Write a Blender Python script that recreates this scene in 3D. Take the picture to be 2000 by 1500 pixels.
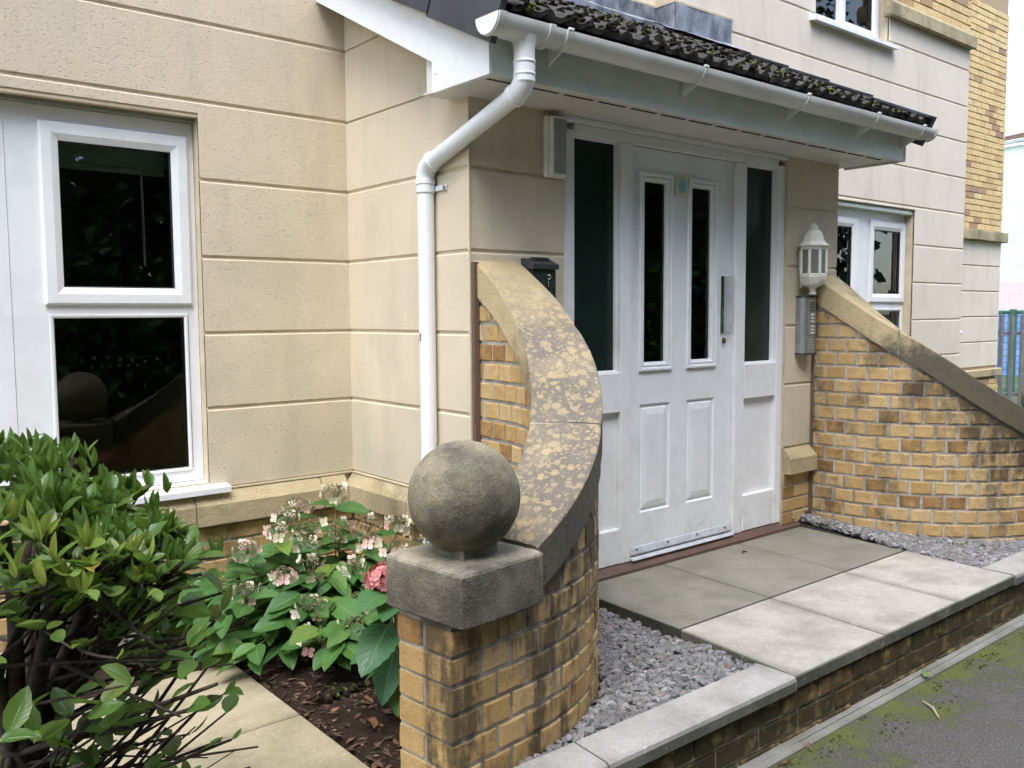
import bpy, bmesh, math, random
from mathutils import Vector, Matrix, noise as mnoise
R_ = math.radians
SC = bpy.context.scene
for o in list(bpy.data.objects): bpy.data.objects.remove(o)

# ------------------------------------------------------------------ camera
cam = bpy.data.cameras.new('camera'); cam.sensor_width = 36.0; cam.sensor_fit = 'HORIZONTAL'
cam.lens = 1735.83 / 2000 * 36; cam.clip_start = 0.05; cam.clip_end = 2000
co = bpy.data.objects.new('camera', cam); SC.collection.objects.link(co); SC.camera = co
def cam_axes(yaw, pitch, roll):
    f = Vector((math.sin(yaw)*math.cos(pitch), math.cos(yaw)*math.cos(pitch), math.sin(pitch)))
    r = Vector((math.cos(yaw), -math.sin(yaw), 0)); u = r.cross(f)
    return math.cos(roll)*r + math.sin(roll)*u, -math.sin(roll)*r + math.cos(roll)*u, f
cr, cu, cf = cam_axes(R_(39.4839), R_(-4.52704), R_(-0.34779))
CAM = Vector((-2.11278, -2.81980, 1.21734))
co.matrix_world = Matrix(((cr.x, cu.x, -cf.x, CAM.x), (cr.y, cu.y, -cf.y, CAM.y), (cr.z, cu.z, -cf.z, CAM.z), (0, 0, 0, 1)))

# ------------------------------------------------------------------ sky, sun, exposure
SUN_AZ, SUN_EL = R_(-132), R_(62)                 # azimuth from +y towards +x: the sun stands to the left and behind the camera
wd = bpy.data.worlds.new('World'); SC.world = wd; wd.use_nodes = True
wn, wl = wd.node_tree.nodes, wd.node_tree.links
bg = wn['Background']; sky = wn.new('ShaderNodeTexSky'); sky.sky_type = 'NISHITA'; sky.sun_disc = False
sky.sun_elevation = SUN_EL; sky.sun_rotation = SUN_AZ; sky.air_density = 1.0; sky.dust_density = 1.0; sky.ozone_density = 1.0
hs = wn.new('ShaderNodeHueSaturation'); hs.inputs['Saturation'].default_value = 0.72
wl.new(sky.outputs[0], hs.inputs['Color']); wl.new(hs.outputs[0], bg.inputs['Color'])
bg.inputs['Strength'].default_value = 0.15
sun = bpy.data.lights.new('sun', 'SUN'); sun.energy = 0.9; sun.angle = R_(40); sun.color = (1.0, 0.985, 0.96)
so = bpy.data.objects.new('sun', sun); SC.collection.objects.link(so)
sdir = Vector((math.sin(SUN_AZ)*math.cos(SUN_EL), math.cos(SUN_AZ)*math.cos(SUN_EL), math.sin(SUN_EL)))
so.rotation_euler = sdir.to_track_quat('Z', 'Y').to_euler(); so.location = (-6, -6, 10)
vs = SC.view_settings; vs.view_transform = 'Standard'; vs.look = 'None'; vs.gamma = 1; vs.use_curve_mapping = False
vs.exposure = 2.10
SC.cycles.use_denoising = True; SC.cycles.use_adaptive_sampling = True; SC.cycles.adaptive_threshold = 0.035
SC.cycles.max_bounces = 6; SC.cycles.diffuse_bounces = 3; SC.cycles.glossy_bounces = 3; SC.cycles.transmission_bounces = 4; SC.cycles.transparent_max_bounces = 8
SC.cycles.sample_clamp_indirect = 4.0

# ------------------------------------------------------------------ node helpers
class NT:
    def __init__(s, name):
        s.m = bpy.data.materials.new(name); s.m.use_nodes = True; s.t = s.m.node_tree; s.n = s.t.nodes; s.l = s.t.links
        s.p = s.n['Principled BSDF']; s.out = s.n['Material Output']; s._pos = None
    def put(s, sock, v):
        if v is None: return
        if hasattr(v, 'links') or isinstance(v, bpy.types.NodeSocket): s.l.new(v, sock)
        else:
            if isinstance(v, (tuple, list)) and len(v) == 3 and sock.type == 'RGBA': v = (*v, 1)
            sock.default_value = v
    def pos(s):
        if s._pos is None: s._pos = s.n.new('ShaderNodeNewGeometry').outputs['Position']
        return s._pos
    def xyz(s, v=None):
        n = s.n.new('ShaderNodeSeparateXYZ'); s.l.new(v or s.pos(), n.inputs[0]); return n.outputs
    def scale(s, v, sc):
        n = s.n.new('ShaderNodeVectorMath'); n.operation = 'MULTIPLY'; s.put(n.inputs[0], v); n.inputs[1].default_value = sc; return n.outputs[0]
    def add3(s, v, w):
        n = s.n.new('ShaderNodeVectorMath'); n.operation = 'ADD'; s.put(n.inputs[0], v); s.put(n.inputs[1], w); return n.outputs[0]
    def noise(s, sc, detail=3, rough=.55, v=None, out=0, dist=0):
        n = s.n.new('ShaderNodeTexNoise'); n.inputs['Scale'].default_value = sc; n.inputs['Detail'].default_value = detail
        n.inputs['Roughness'].default_value = rough; n.inputs['Distortion'].default_value = dist
        s.l.new(v or s.pos(), n.inputs['Vector']); return n.outputs[out]
    def voro(s, sc, feature='F1', out=0, v=None, rnd=1):
        n = s.n.new('ShaderNodeTexVoronoi'); n.feature = feature; n.inputs['Scale'].default_value = sc; n.inputs['Randomness'].default_value = rnd
        s.l.new(v or s.pos(), n.inputs['Vector']); return n.outputs[out]
    def ramp(s, v, stops, interp='LINEAR'):
        n = s.n.new('ShaderNodeValToRGB'); n.color_ramp.interpolation = interp; e = n.color_ramp.elements
        while len(e) < len(stops): e.new(.5)
        for a, (p, c) in zip(e, stops):
            a.position = p; a.color = (c, c, c, 1) if isinstance(c, (int, float)) else (*c, 1)
        s.l.new(v, n.inputs[0]); return n.outputs[0]
    def mix(s, f, a, b, mode='MIX'):
        n = s.n.new('ShaderNodeMix'); n.data_type = 'RGBA'; n.blend_type = mode
        s.put(n.inputs[0], f); s.put(n.inputs[6], a); s.put(n.inputs[7], b); return n.outputs[2]
    def math(s, op, a, b=0.0, c=None):
        n = s.n.new('ShaderNodeMath'); n.operation = op; s.put(n.inputs[0], a); s.put(n.inputs[1], b)
        if c is not None: s.put(n.inputs[2], c)
        return n.outputs[0]
    def maprange(s, v, a, b, c=0, d=1, smooth=False):
        n = s.n.new('ShaderNodeMapRange'); s.put(n.inputs[0], v)
        if smooth: n.interpolation_type = 'SMOOTHSTEP'
        for i, q in enumerate((a, b, c, d)): n.inputs[i+1].default_value = q
        return n.outputs[0]
    def rand(s): return s.n.new('ShaderNodeObjectInfo').outputs['Random']
    def island(s): return s.n.new('ShaderNodeNewGeometry').outputs['Random Per Island']
    def bump(s, h, strength=.3, dist=.003, normal=None):
        n = s.n.new('ShaderNodeBump'); n.inputs['Strength'].default_value = strength; n.inputs['Distance'].default_value = dist
        s.l.new(h, n.inputs['Height'])
        if normal is not None: s.l.new(normal, n.inputs['Normal'])
        return n.outputs[0]
    def done(s, col=None, rough=None, normal=None, metal=None, spec=None):
        s.put(s.p.inputs['Base Color'], col); s.put(s.p.inputs['Roughness'], rough); s.put(s.p.inputs['Normal'], normal)
        s.put(s.p.inputs['Metallic'], metal)
        if spec is not None: s.p.inputs['Specular IOR Level'].default_value = spec
        return s.m

MAT = {}
def build_materials():
    # textured cream render with grey-green algae staining
    def render(name, a, b, alg_k, bump_k):
        n = NT(name); z = n.xyz()[2]
        g1 = n.noise(1.3, 4, .6); g2 = n.noise(3.5, 4, .65)
        base = n.mix(n.ramp(g2, [(.3, 0.), (.72, 1.)]), a, b); base = n.mix(n.math('MULTIPLY', n.rand(), .22), base, tuple(x*.80 for x in b))
        alg = n.math('MULTIPLY', n.maprange(z, 2.6, .5, 0.10, 1.0), n.ramp(g1, [(.40, 0.), (.62, 1.)]))
        base = n.mix(n.math('MULTIPLY', alg, alg_k), base, (.36, .355, .255))
        run = n.noise(2.2, 4, .65, v=n.scale(n.pos(), (2.6, 2.6, .6)))
        base = n.mix(n.math('MULTIPLY', n.ramp(run, [(.52, 0.), (.78, 1.)]), .30), base, (.33, .30, .235))
        spk = n.voro(21); base = n.mix(n.ramp(spk, [(.0, 1.), (.045, 0.)]), base, (.17, .13, .10))
        h = n.noise(105, 2, .5, v=n.add3(n.pos(), n.scale(n.noise(30, 2, out=1), (.02, .02, .02)))); h2 = n.noise(260, 2, .6)
        base = n.mix(n.math('MULTIPLY', n.ramp(h, [(.34, 1.), (.41, 0.)]), .28*bump_k), base, (.25, .21, .15)); base = n.mix(n.math('MULTIPLY', n.ramp(h2, [(.5, 0.), (.75, 1.)]), .22), base, (.74, .66, .53))
        pit = n.ramp(h, [(.32, 0.), (.43, 1.)])
        MAT[name] = n.done(base, .92, n.bump(n.math('ADD', pit, n.math('MULTIPLY', h2, .5)), .6*bump_k, .0042), spec=.2)
    render('render', (.735, .62, .465), (.68, .57, .425), .46, .75)
    render('render_side', (.70, .595, .445), (.655, .55, .41), .42, .42)
    render('render_light', (.80, .71, .605), (.75, .66, .56), .20, .45)
    # smooth cream render of reveals
    n = NT('reveal'); MAT['reveal'] = n.done(n.mix(n.ramp(n.noise(7, 4, .7), [(.4, 0.), (.75, 1.)]), (.60, .50, .36), (.43, .36, .25)), .85, n.bump(n.noise(220, 2), .2, .002), spec=.2)
    # cast stone
    def stone(name, a, b, dark, amt, green=0.0, fleck=None, sides=0, low=None):
        n = NT(name); z = n.xyz()[2]
        c = n.mix(n.ramp(n.noise(9, 5, .65), [(.35, 0.), (.7, 1.)]), a, b)
        d = n.math('ADD', n.noise(3.2, 5, .7), n.maprange(z, 1.5, .3, -amt*.6, amt))
        if low: d = n.math('ADD', d, n.maprange(z, low[0], low[1], 0, .34))
        c = n.mix(n.math('MULTIPLY', n.ramp(d, [(.50, 0.), (.70, 1.)]), .88), c, dark)
        if fleck:
            wp = n.add3(n.pos(), n.scale(n.noise(48, 3, .6, out=1), (.022, .022, .022)))
            up = n.n.new('ShaderNodeNewGeometry'); nz = n.xyz(up.outputs['Normal'])[2]
            gr = n.mix(n.noise(30, 4, .7), (.25, .215, .175), (.14, .122, .10))
            def rosettes(sc, r0, r1):
                v = n.n.new('ShaderNodeTexVoronoi'); v.inputs['Scale'].default_value = sc; n.l.new(wp, v.inputs['Vector']); rr, gg, bb = n.xyz(v.outputs['Color'])
                rad = n.math('MULTIPLY', n.maprange(rr, 0, 1, r0, r1), n.maprange(gg, .18, .3, 0, 1)); return n.maprange(n.math('SUBTRACT', rad, n.math('ADD', v.outputs['Distance'], n.maprange(n.noise(90, 3, .7), .2, .8, -.10, .10))), -.06, .12, 0, 1, True), bb
            a1, b1 = rosettes(30, .22, .62); a2, b2 = rosettes(62, .20, .55)
            tone = n.mix(n.maprange(n.noise(14, 3), .35, .65, 0, 1), fleck, (.36, .29, .19)); c2 = n.mix(n.math('MULTIPLY', n.math('MAXIMUM', a1, n.math('MULTIPLY', a2, .85)), .9), gr, tone)
            cover = n.math('MULTIPLY', n.maprange(n.math('ADD', z, n.maprange(n.noise(6, 3), 0, 1, -.12, .12)), 1.46, 1.10, 0, 1, True), n.maprange(nz, .3, .55, 0, 1))
            cover = n.math('MULTIPLY', cover, n.ramp(n.noise(5, 3), [(.25, .55), (.5, 1.)]))
            c = n.mix(cover, c, c2)
        c = n.mix(n.math('MULTIPLY', n.ramp(n.noise(2.4, 3, .6), [(.5, 0.), (.68, 1.)]), green), c, (.16, .16, .07))
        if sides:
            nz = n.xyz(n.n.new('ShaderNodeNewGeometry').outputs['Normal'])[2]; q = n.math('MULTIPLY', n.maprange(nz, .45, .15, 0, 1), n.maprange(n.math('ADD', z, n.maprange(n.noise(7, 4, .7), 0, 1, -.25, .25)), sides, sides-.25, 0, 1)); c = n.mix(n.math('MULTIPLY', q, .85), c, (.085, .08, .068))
        sp = n.noise(210, 3, .7); c = n.mix(n.math('MULTIPLY', n.ramp(sp, [(.34, 1.), (.47, 0.)]), .6), c, n.mix(.72, c, (.02, .02, .017))); c = n.mix(n.math('MULTIPLY', n.ramp(sp, [(.56, 0.), (.68, 1.)]), .35), c, n.mix(.5, c, (.62, .56, .44)))
        MAT[name] = n.done(c, .93, n.bump(n.math('ADD', n.noise(130, 4, .7), n.math('MULTIPLY', n.noise(28, 3), 1.0)), .8, .006), spec=.2)
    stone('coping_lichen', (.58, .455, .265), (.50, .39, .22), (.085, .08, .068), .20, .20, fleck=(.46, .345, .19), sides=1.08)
    stone('coping_plain', (.56, .44, .26), (.48, .375, .215), (.065, .06, .05), .18, .32, low=(1.16, .90))
    stone('ball_stone', (.36, .305, .205), (.22, .187, .128), (.065, .064, .052), .10, .50)
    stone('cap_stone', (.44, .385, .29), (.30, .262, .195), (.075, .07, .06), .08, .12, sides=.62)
    stone('plinth_stone', (.50, .405, .245), (.42, .335, .20), (.18, .15, .10), -.05, .22)
    stone('band_stone', (.52, .43, .275), (.45, .37, .23), (.22, .19, .12), -.1, .12)
    # bricks: every brick its own tone, stains by place
    def brick(name, tones, dark, k, sc=1.0, soot=None):
        n = NT(name); r = n.rand()
        c = n.ramp(r, tones, 'LINEAR')
        c = n.mix(n.math('MULTIPLY', n.ramp(n.noise(26*sc, 4, .65), [(.4, 0.), (.7, 1.)]), .45), c, n.mix(.5, c, (.19, .09, .03)))
        c = n.mix(n.math('MULTIPLY', n.ramp(n.noise(16*sc, 3, .6), [(.52, 0.), (.75, 1.)]), .5), c, (.58, .42, .19))
        sp = n.voro(95*sc); c = n.mix(n.math('MULTIPLY', n.ramp(sp, [(.10, 1.), (.24, 0.)]), n.ramp(n.noise(40*sc, 2), [(.45, 0.), (.6, .9)])), c, (.05, .03, .018))
        g3 = n.noise(260*sc, 3, .7); c = n.mix(n.math('MULTIPLY', n.ramp(g3, [(.34, 1.), (.46, 0.)]), .5), c, n.mix(.6, c, (.03, .02, .01))); c = n.mix(n.math('MULTIPLY', n.ramp(g3, [(.56, 0.), (.7, 1.)]), .35), c, n.mix(.6, c, (.75, .6, .38)))
        d = n.noise(2.1, 5, .72, v=n.scale(n.pos(), (2.2, 2.2, 1.0)))
        if soot: d = n.math('ADD', n.math('ADD', d, soot(n)), n.math('MULTIPLY', n.math('SUBTRACT', n.rand(), .5), .16)); d = n.math('ADD', d, n.maprange(n.noise(38, 4, .7), .2, .8, -.10, .10))
        c = n.mix(n.math('MULTIPLY', n.ramp(d, [(.48, 0.), (.70, 1.)]), k), c, dark)
        nn = n.bump(n.math('ADD', n.noise(110*sc, 4, .7), n.math('MULTIPLY', n.noise(30*sc, 3, .6), 1.4)), .6, .004)
        MAT[name] = n.done(c, .88, nn, spec=.25)
    buff = [(0., (.54, .37, .17)), (.25, (.475, .305, .125)), (.45, (.58, .415, .21)), (.62, (.44, .28, .105)), (.78, (.52, .355, .16)), (.9, (.38, .22, .08)), (1., (.28, .15, .06))]
    brick('brick', buff, (.055, .045, .03), .82)
    def soot_left(n):   # soot runs below the cap and the foot of the coping
        x, y, z = n.xyz(); rr = n.math('SQRT', n.math('ADD', n.math('POWER', n.math('ADD', x, .664), 2.), n.math('POWER', n.math('ADD', y, .09), 2.)))
        s = n.math('ADD', n.maprange(z, .45, .75, -.02, .16), n.maprange(z, .05, .45, .05, .15)); s = n.math('ADD', s, n.maprange(n.noise(9, 3, .6, v=n.scale(n.pos(), (1.6, 1.6, .35))), .3, .7, -.2, .2)); return n.math('SUBTRACT', n.math('MULTIPLY', n.math('ADD', s, .1), n.maprange(rr, .80, .86, 0, 1)), .1)
    brick('brick_left', [(p, tuple(x*1.08 for x in c)) for p, c in buff], (.05, .042, .03), .80, soot=soot_left)
    def soot_right(n):  # a dark run below the lower coping joint
        x, y, z = n.xyz(); dist = n.math('SUBTRACT', n.math('SUBTRACT', .98, n.math('MULTIPLY', n.math('SUBTRACT', x, 2.5), .95)), z)
        return n.math('MULTIPLY', n.math('MULTIPLY', n.maprange(x, 2.50, 2.80, 0, 1, True), n.maprange(n.math('ADD', dist, n.maprange(n.noise(16, 3, .6, v=n.scale(n.pos(), (1, 1, .3))), .2, .8, -.14, .14)), .36, .0, 0, 1)), .40)
    brick('brick_right', buff, (.06, .05, .032), .86, soot=soot_right)
    brick('brick_far', [(0., (.80, .60, .31)), (.5, (.75, .55, .27)), (.80, (.80, .62, .33)), (.86, (.56, .36, .18)), (.93, (.37, .23, .18)), (1., (.76, .52, .25))], (.3, .2, .1), .3)
    brick('brick_mossy', [(0., (.060, .045, .020)), (.5, (.042, .036, .017)), (1., (.085, .055, .022))], (.020, .026, .009), .95)
    for nm, so_ in (('mortar', None), ('mortar_left', soot_left), ('mortar_right', soot_right)):
        n = NT(nm); c = n.mix(n.ramp(n.noise(8, 4, .7), [(.4, 0.), (.65, 1.)]), (.48, .44, .385), (.25, .225, .19))
        if so_: c = n.mix(n.math('MULTIPLY', n.ramp(n.math('ADD', n.noise(2.1, 5, .72, v=n.scale(n.pos(), (2.2, 2.2, 1.0))), so_(n)), [(.48, 0.), (.70, 1.)]), .8), c, (.075, .07, .062))
        MAT[nm] = n.done(c, .95, n.bump(n.noise(180, 3, .7), .6, .003), spec=.15)
    n = NT('mortar_far'); MAT['mortar_far'] = n.done((.40, .29, .18), .95)
    n = NT('joint_filler'); MAT['joint_filler'] = n.done(n.mix(n.noise(40, 3), (.17, .115, .08), (.09, .06, .045)), .9, n.bump(n.noise(120, 3), .5, .003))
    # concrete
    def conc(name, a, b, dark, k, green=0, edge=0, side=None):
        n = NT(name); c = n.mix(n.ramp(n.noise(5, 5, .7), [(.35, 0.), (.68, 1.)]), a, b)
        c = n.mix(n.math('MULTIPLY', n.rand(), .18), c, dark)
        c = n.mix(n.math('MULTIPLY', n.ramp(n.noise(2.6, 5, .72), [(.47, 0.), (.7, 1.)]), k), c, dark)
        if green: c = n.mix(n.math('MULTIPLY', n.ramp(n.noise(3.4, 4, .65), [(.45, 0.), (.65, 1.)]), green), c, (.14, .145, .07))
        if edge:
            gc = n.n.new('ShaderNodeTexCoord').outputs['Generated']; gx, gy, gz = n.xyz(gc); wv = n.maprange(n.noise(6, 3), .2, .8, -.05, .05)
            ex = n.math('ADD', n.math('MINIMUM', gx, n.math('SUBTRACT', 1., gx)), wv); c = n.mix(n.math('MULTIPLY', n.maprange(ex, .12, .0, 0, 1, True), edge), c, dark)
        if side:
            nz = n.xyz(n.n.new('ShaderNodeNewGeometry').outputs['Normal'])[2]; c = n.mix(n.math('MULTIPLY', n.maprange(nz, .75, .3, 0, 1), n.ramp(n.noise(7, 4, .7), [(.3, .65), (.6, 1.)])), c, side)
        w = n.voro(60, v=n.add3(n.pos(), n.scale(n.noise(30, 2, out=1), (.02, .02, .02)))); c = n.mix(n.math('MULTIPLY', n.ramp(w, [(.12, 1.), (.26, 0.)]), n.ramp(n.noise(9, 2), [(.5, 0.), (.6, .55)])), c, tuple(min(1, x*1.35) for x in a))
        sp = n.noise(230, 3, .75); c = n.mix(n.math('MULTIPLY', n.ramp(sp, [(.34, 1.), (.46, 0.)]), .55), c, tuple(x*.6 for x in dark)); c = n.mix(n.math('MULTIPLY', n.ramp(n.noise(34, 5, .75), [(.5, 0.), (.68, 1.)]), .45), c, n.mix(.55, c, dark))
        MAT[name] = n.done(c, .9, n.bump(n.math('ADD', n.noise(200, 3, .7), n.math('MULTIPLY', n.noise(18, 3), 1.5)), .3, .003), spec=.25)
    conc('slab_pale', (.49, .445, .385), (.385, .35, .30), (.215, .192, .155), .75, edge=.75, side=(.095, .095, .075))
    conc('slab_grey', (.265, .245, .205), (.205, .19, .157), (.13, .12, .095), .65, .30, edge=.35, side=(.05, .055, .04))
    conc('slab_sand', (.44, .375, .25), (.34, .29, .185), (.20, .17, .11), .75, .15)
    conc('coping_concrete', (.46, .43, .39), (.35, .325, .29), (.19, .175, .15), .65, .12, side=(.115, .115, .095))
    conc('edging', (.30, .29, .26), (.24, .23, .20), (.13, .125, .105), .7, .3)
    # white plastics and paints
    def white(name, col, rough, dirtk, dirt=(.32, .30, .26), low=None, sc=3.0):
        n = NT(name); d = n.ramp(n.noise(sc, 5, .72), [(.46, 0.), (.74, 1.)]); d = n.math('MULTIPLY', d, dirtk)
        c = n.mix(d, col, dirt)
        if low:
            z = n.xyz()[2]; q = n.math('MULTIPLY', n.maprange(z, low[1], low[0], 0, 1), n.ramp(n.noise(13, 6, .8), [(.50, 0.), (.76, 1.)])); c = n.mix(n.math('MULTIPLY', q, .62), c, (.42, .39, .35))
        spk = n.voro(17); c = n.mix(n.ramp(spk, [(.0, .9), (.035, 0.)]), c, (.14, .12, .10))
        MAT[name] = n.done(c, n.math('ADD', n.math('MULTIPLY', d, .3), rough), n.bump(n.noise(60, 2), .05, .001), spec=.4)
    white('upvc', (.81, .82, .84), .30, .22)
    white('paint_white', (.79, .805, .82), .42, .20, low=(.05, .9))
    white('paint_frame', (.79, .795, .80), .45, .24, low=(.04, .6), sc=5)
    white('gutter_white', (.76, .775, .75), .33, .42, dirt=(.42, .44, .36), sc=4)
    white('fascia_white', (.73, .76, .715), .35, .46, dirt=(.36, .41, .33), sc=2.5)
    white('soffit_white', (.66, .65, .61), .5, .4, dirt=(.40, .36, .29), sc=3)
    white('lamp_cream', (.70, .68, .60), .45, .4, dirt=(.42, .40, .33), sc=14)
    white('pipe_white', (.80, .815, .83), .30, .16, dirt=(.5, .48, .42), sc=5)
    # metals
    def plain(name, col, rough=.5, metal=0., spec=.5, nz=None):
        n = NT(name); c = col
        if nz: c = n.mix(n.ramp(n.noise(nz, 4, .7), [(.35, 0.), (.7, 1.)]), col, tuple(x*.7 for x in col))
        MAT[name] = n.done(c, rough, None, metal, spec)
    plain('aluminium', (.66, .68, .71), .4, .35, nz=20); plain('chrome', (.8, .8, .8), .05, 1.0); plain('brass_dark', (.12, .09, .06), .5, .6)
    plain('black_plastic', (.012, .012, .013), .5); plain('box_lid', (.045, .047, .052), .45, nz=30); plain('box_green', (.028, .036, .030), .35, nz=12)
    plain('intercom_grey', (.30, .315, .30), .38, .35, nz=16); plain('intercom_dark', (.05, .053, .052), .5); plain('button_white', (.75, .76, .74), .4)
    plain('diffuser', (.46, .48, .47), .25, nz=10); plain('bulb', (.75, .75, .72), .2); plain('dark_room', (.16, .17, .155), .9); plain('shaded_head', (.22, .23, .19), .8); plain('blind_inside', (.62, .66, .56), .8)
    plain('sticker_yellow', (.62, .60, .46), .5); plain('sticker_teal', (.18, .42, .42), .45); plain('galvanised', (.30, .31, .31), .5, .6, nz=9)
    plain('green_paint', (.02, .13, .075), .5); plain('blue_paint', (.14, .29, .66), .7, nz=2); plain('shadow_gap', (.02, .018, .015), .95)
    plain('bead', (.6, .6, .6), .1)
    n = NT('lantern_glass'); n.p.inputs['Transmission Weight'].default_value = .55; MAT['lantern_glass'] = n.done((.30, .31, .30), .25, n.bump(n.noise(90, 2), .4, .004))
    # lead with white bloom
    n = NT('lead'); w = n.noise(5, 5, .7, v=n.scale(n.pos(), (1, 1, .5)))
    MAT['lead'] = n.done(n.mix(n.ramp(w, [(.38, 0.), (.66, 1.)]), (.105, .115, .14), (.44, .465, .52)), .5, n.bump(n.noise(14, 3), .35, .012), .2)
    # roof
    n = NT('roof_tile'); c = n.mix(n.ramp(n.noise(14, 5, .7), [(.35, 0.), (.65, 1.)]), (.085, .08, .073), (.045, .043, .04))
    c = n.mix(n.ramp(n.noise(40, 3, .6), [(.6, 0.), (.72, .6)]), c, (.22, .20, .17)); MAT['roof_tile'] = n.done(c, .95, n.bump(n.noise(90, 4, .7), .7, .006), spec=.1)
    n = NT('verge_tile'); c = n.mix(n.ramp(n.noise(4, 4, .6), [(.35, 0.), (.7, 1.)]), (.028, .033, .042), (.060, .067, .082))
    st = n.voro(34, v=n.scale(n.pos(), (1, 1.2, .5))); c = n.mix(n.ramp(st, [(.0, .8), (.09, 0.)]), c, (.35, .36, .36)); MAT['verge_tile'] = n.done(c, .42, n.bump(n.noise(70, 3), .12, .003))
    n = NT('moss'); i = n.island(); c = n.ramp(i, [(0., (.016, .014, .011)), (.72, (.030, .025, .018)), (.86, (.040, .036, .016)), (.95, (.09, .10, .022)), (1., (.15, .17, .03))]); MAT['moss'] = n.done(c, 1., n.bump(n.noise(190, 3, .7), 1., .006), spec=.05)
    n = NT('moss_green'); i = n.island(); MAT['moss_green'] = n.done(n.ramp(i, [(0., (.035, .042, .012)), (.5, (.06, .07, .018)), (1., (.10, .11, .03))]), 1., n.bump(n.noise(260, 2, .7), 1., .004), spec=.05)
    # gravel, soil, asphalt
    n = NT('gravel'); i = n.island(); c = n.ramp(i, [(0., (.10, .095, .095)), (.3, (.205, .20, .195)), (.55, (.143, .138, .136)), (.72, (.31, .30, .295)), (.86, (.13, .125, .12)), (.95, (.23, .17, .15)), (1., (.40, .39, .375))], 'LINEAR')
    c = n.mix(n.math('MULTIPLY', n.noise(120, 3), .22), c, (.30, .285, .28)); MAT['gravel'] = n.done(c, .8, n.bump(n.noise(220, 3), .4, .002), spec=.3)
    n = NT('gravel_base'); MAT['gravel_base'] = n.done((.05, .047, .045), .95)
    n = NT('soil'); c = n.mix(n.ramp(n.noise(22, 5, .75), [(.3, 0.), (.7, 1.)]), (.020, .013, .009), (.060, .040, .028))
    c = n.mix(n.ramp(n.noise(7, 4, .6), [(.62, 0.), (.72, .6)]), c, (.035, .045, .012)); MAT['soil'] = n.done(c, 1., n.bump(n.noise(90, 5, .75), 1., .012), spec=.1)
    n = NT('litter'); i = n.island(); c = n.ramp(i, [(0., (.035, .02, .012)), (.35, (.075, .042, .024)), (.6, (.13, .07, .038)), (.8, (.055, .035, .022)), (.93, (.20, .10, .05)), (1., (.26, .20, .13))]); MAT['litter'] = n.done(c, .85)
    n = NT('asphalt'); x, y, z = n.xyz()
    c = n.mix(n.ramp(n.noise(150, 4, .75), [(.35, 0.), (.62, 1.)]), (.052, .046, .039), (.165, .148, .127)); c = n.mix(n.ramp(n.noise(230, 2), [(.64, 0.), (.70, .9)]), c, (.46, .44, .42))
    c = n.mix(n.math('MULTIPLY', n.ramp(n.noise(3, 4), [(.4, 0.), (.7, 1.)]), .35), c, (.065, .06, .052))
    near = n.maprange(y, -1.62, -1.25, 0, 1); mm = n.math('ADD', n.noise(5.5, 5, .72), n.math('MULTIPLY', near, .29)); mm = n.math('ADD', mm, n.maprange(n.noise(60, 3, .6), 0, 1, -.12, .12))
    mk = n.ramp(n.math('ADD', mm, n.maprange(n.noise(150, 3, .7), .25, .75, -.13, .13)), [(.64, 0.), (.78, 1.)]); mk = n.math('MULTIPLY', mk, n.maprange(y, -2.3, -1.7, .15, 1))
    c = n.mix(n.math('MULTIPLY', mk, .85), c, n.mix(n.noise(30, 3), (.085, .105, .012), (.155, .17, .03)))
    MAT['asphalt'] = n.done(c, .85, n.bump(n.math('ADD', n.noise(240, 3, .7), n.math('MULTIPLY', mk, n.noise(120, 3))), .8, .006), spec=.3)
    n = NT('grass_ground'); MAT['grass_ground'] = n.done(n.mix(n.noise(2, 5, .7), (.05, .07, .02), (.09, .085, .04)), 1., n.bump(n.noise(40, 4), .6, .03))
    n = NT('brown_sill'); c = n.mix(n.ramp(n.noise(9, 4, .7), [(.35, 0.), (.7, 1.)]), (.15, .085, .065), (.095, .065, .05)); MAT['brown_sill'] = n.done(c, .7, n.bump(n.noise(60, 3), .2, .003))
    # glass: clear pane, mirror-like at grazing angles
    def glass(name, tint, extra=0.0, reed=False):
        n = NT(name); n.n.remove(n.p); tr = n.n.new('ShaderNodeBsdfTransparent'); tr.inputs[0].default_value = (*tint, 1)
        gl = n.n.new('ShaderNodeBsdfGlossy'); gl.inputs['Roughness'].default_value = .22 if reed else .0; gl.inputs['Color'].default_value = (.92, .95, .93, 1)
        fr = n.n.new('ShaderNodeFresnel'); fr.inputs['IOR'].default_value = 1.42; mx = n.n.new('ShaderNodeMixShader')
        if reed:
            v = n.scale(n.pos(), (1, 0, .06)); w = n.noise(110, 2, .5, v=v, dist=.6); b = n.bump(w, .22, .006); n.l.new(b, gl.inputs['Normal'])
        body = tr.outputs[0]
        if reed:
            df = n.n.new('ShaderNodeBsdfDiffuse'); df.inputs[0].default_value = (.016, .030, .026, 1); m2 = n.n.new('ShaderNodeMixShader'); m2.inputs[0].default_value = .7; n.l.new(tr.outputs[0], m2.inputs[1]); n.l.new(df.outputs[0], m2.inputs[2]); body = m2.outputs[0]
        n.l.new(n.math('ADD', fr.outputs[0], extra), mx.inputs[0]); n.l.new(body, mx.inputs[1]); n.l.new(gl.outputs[0], mx.inputs[2]); n.l.new(mx.outputs[0], n.out.inputs[0]); MAT[name] = n.m
    glass('glass', (.80, .86, .83), .005); glass('glass_reeded', (.16, .24, .21), .0, True)
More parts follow.
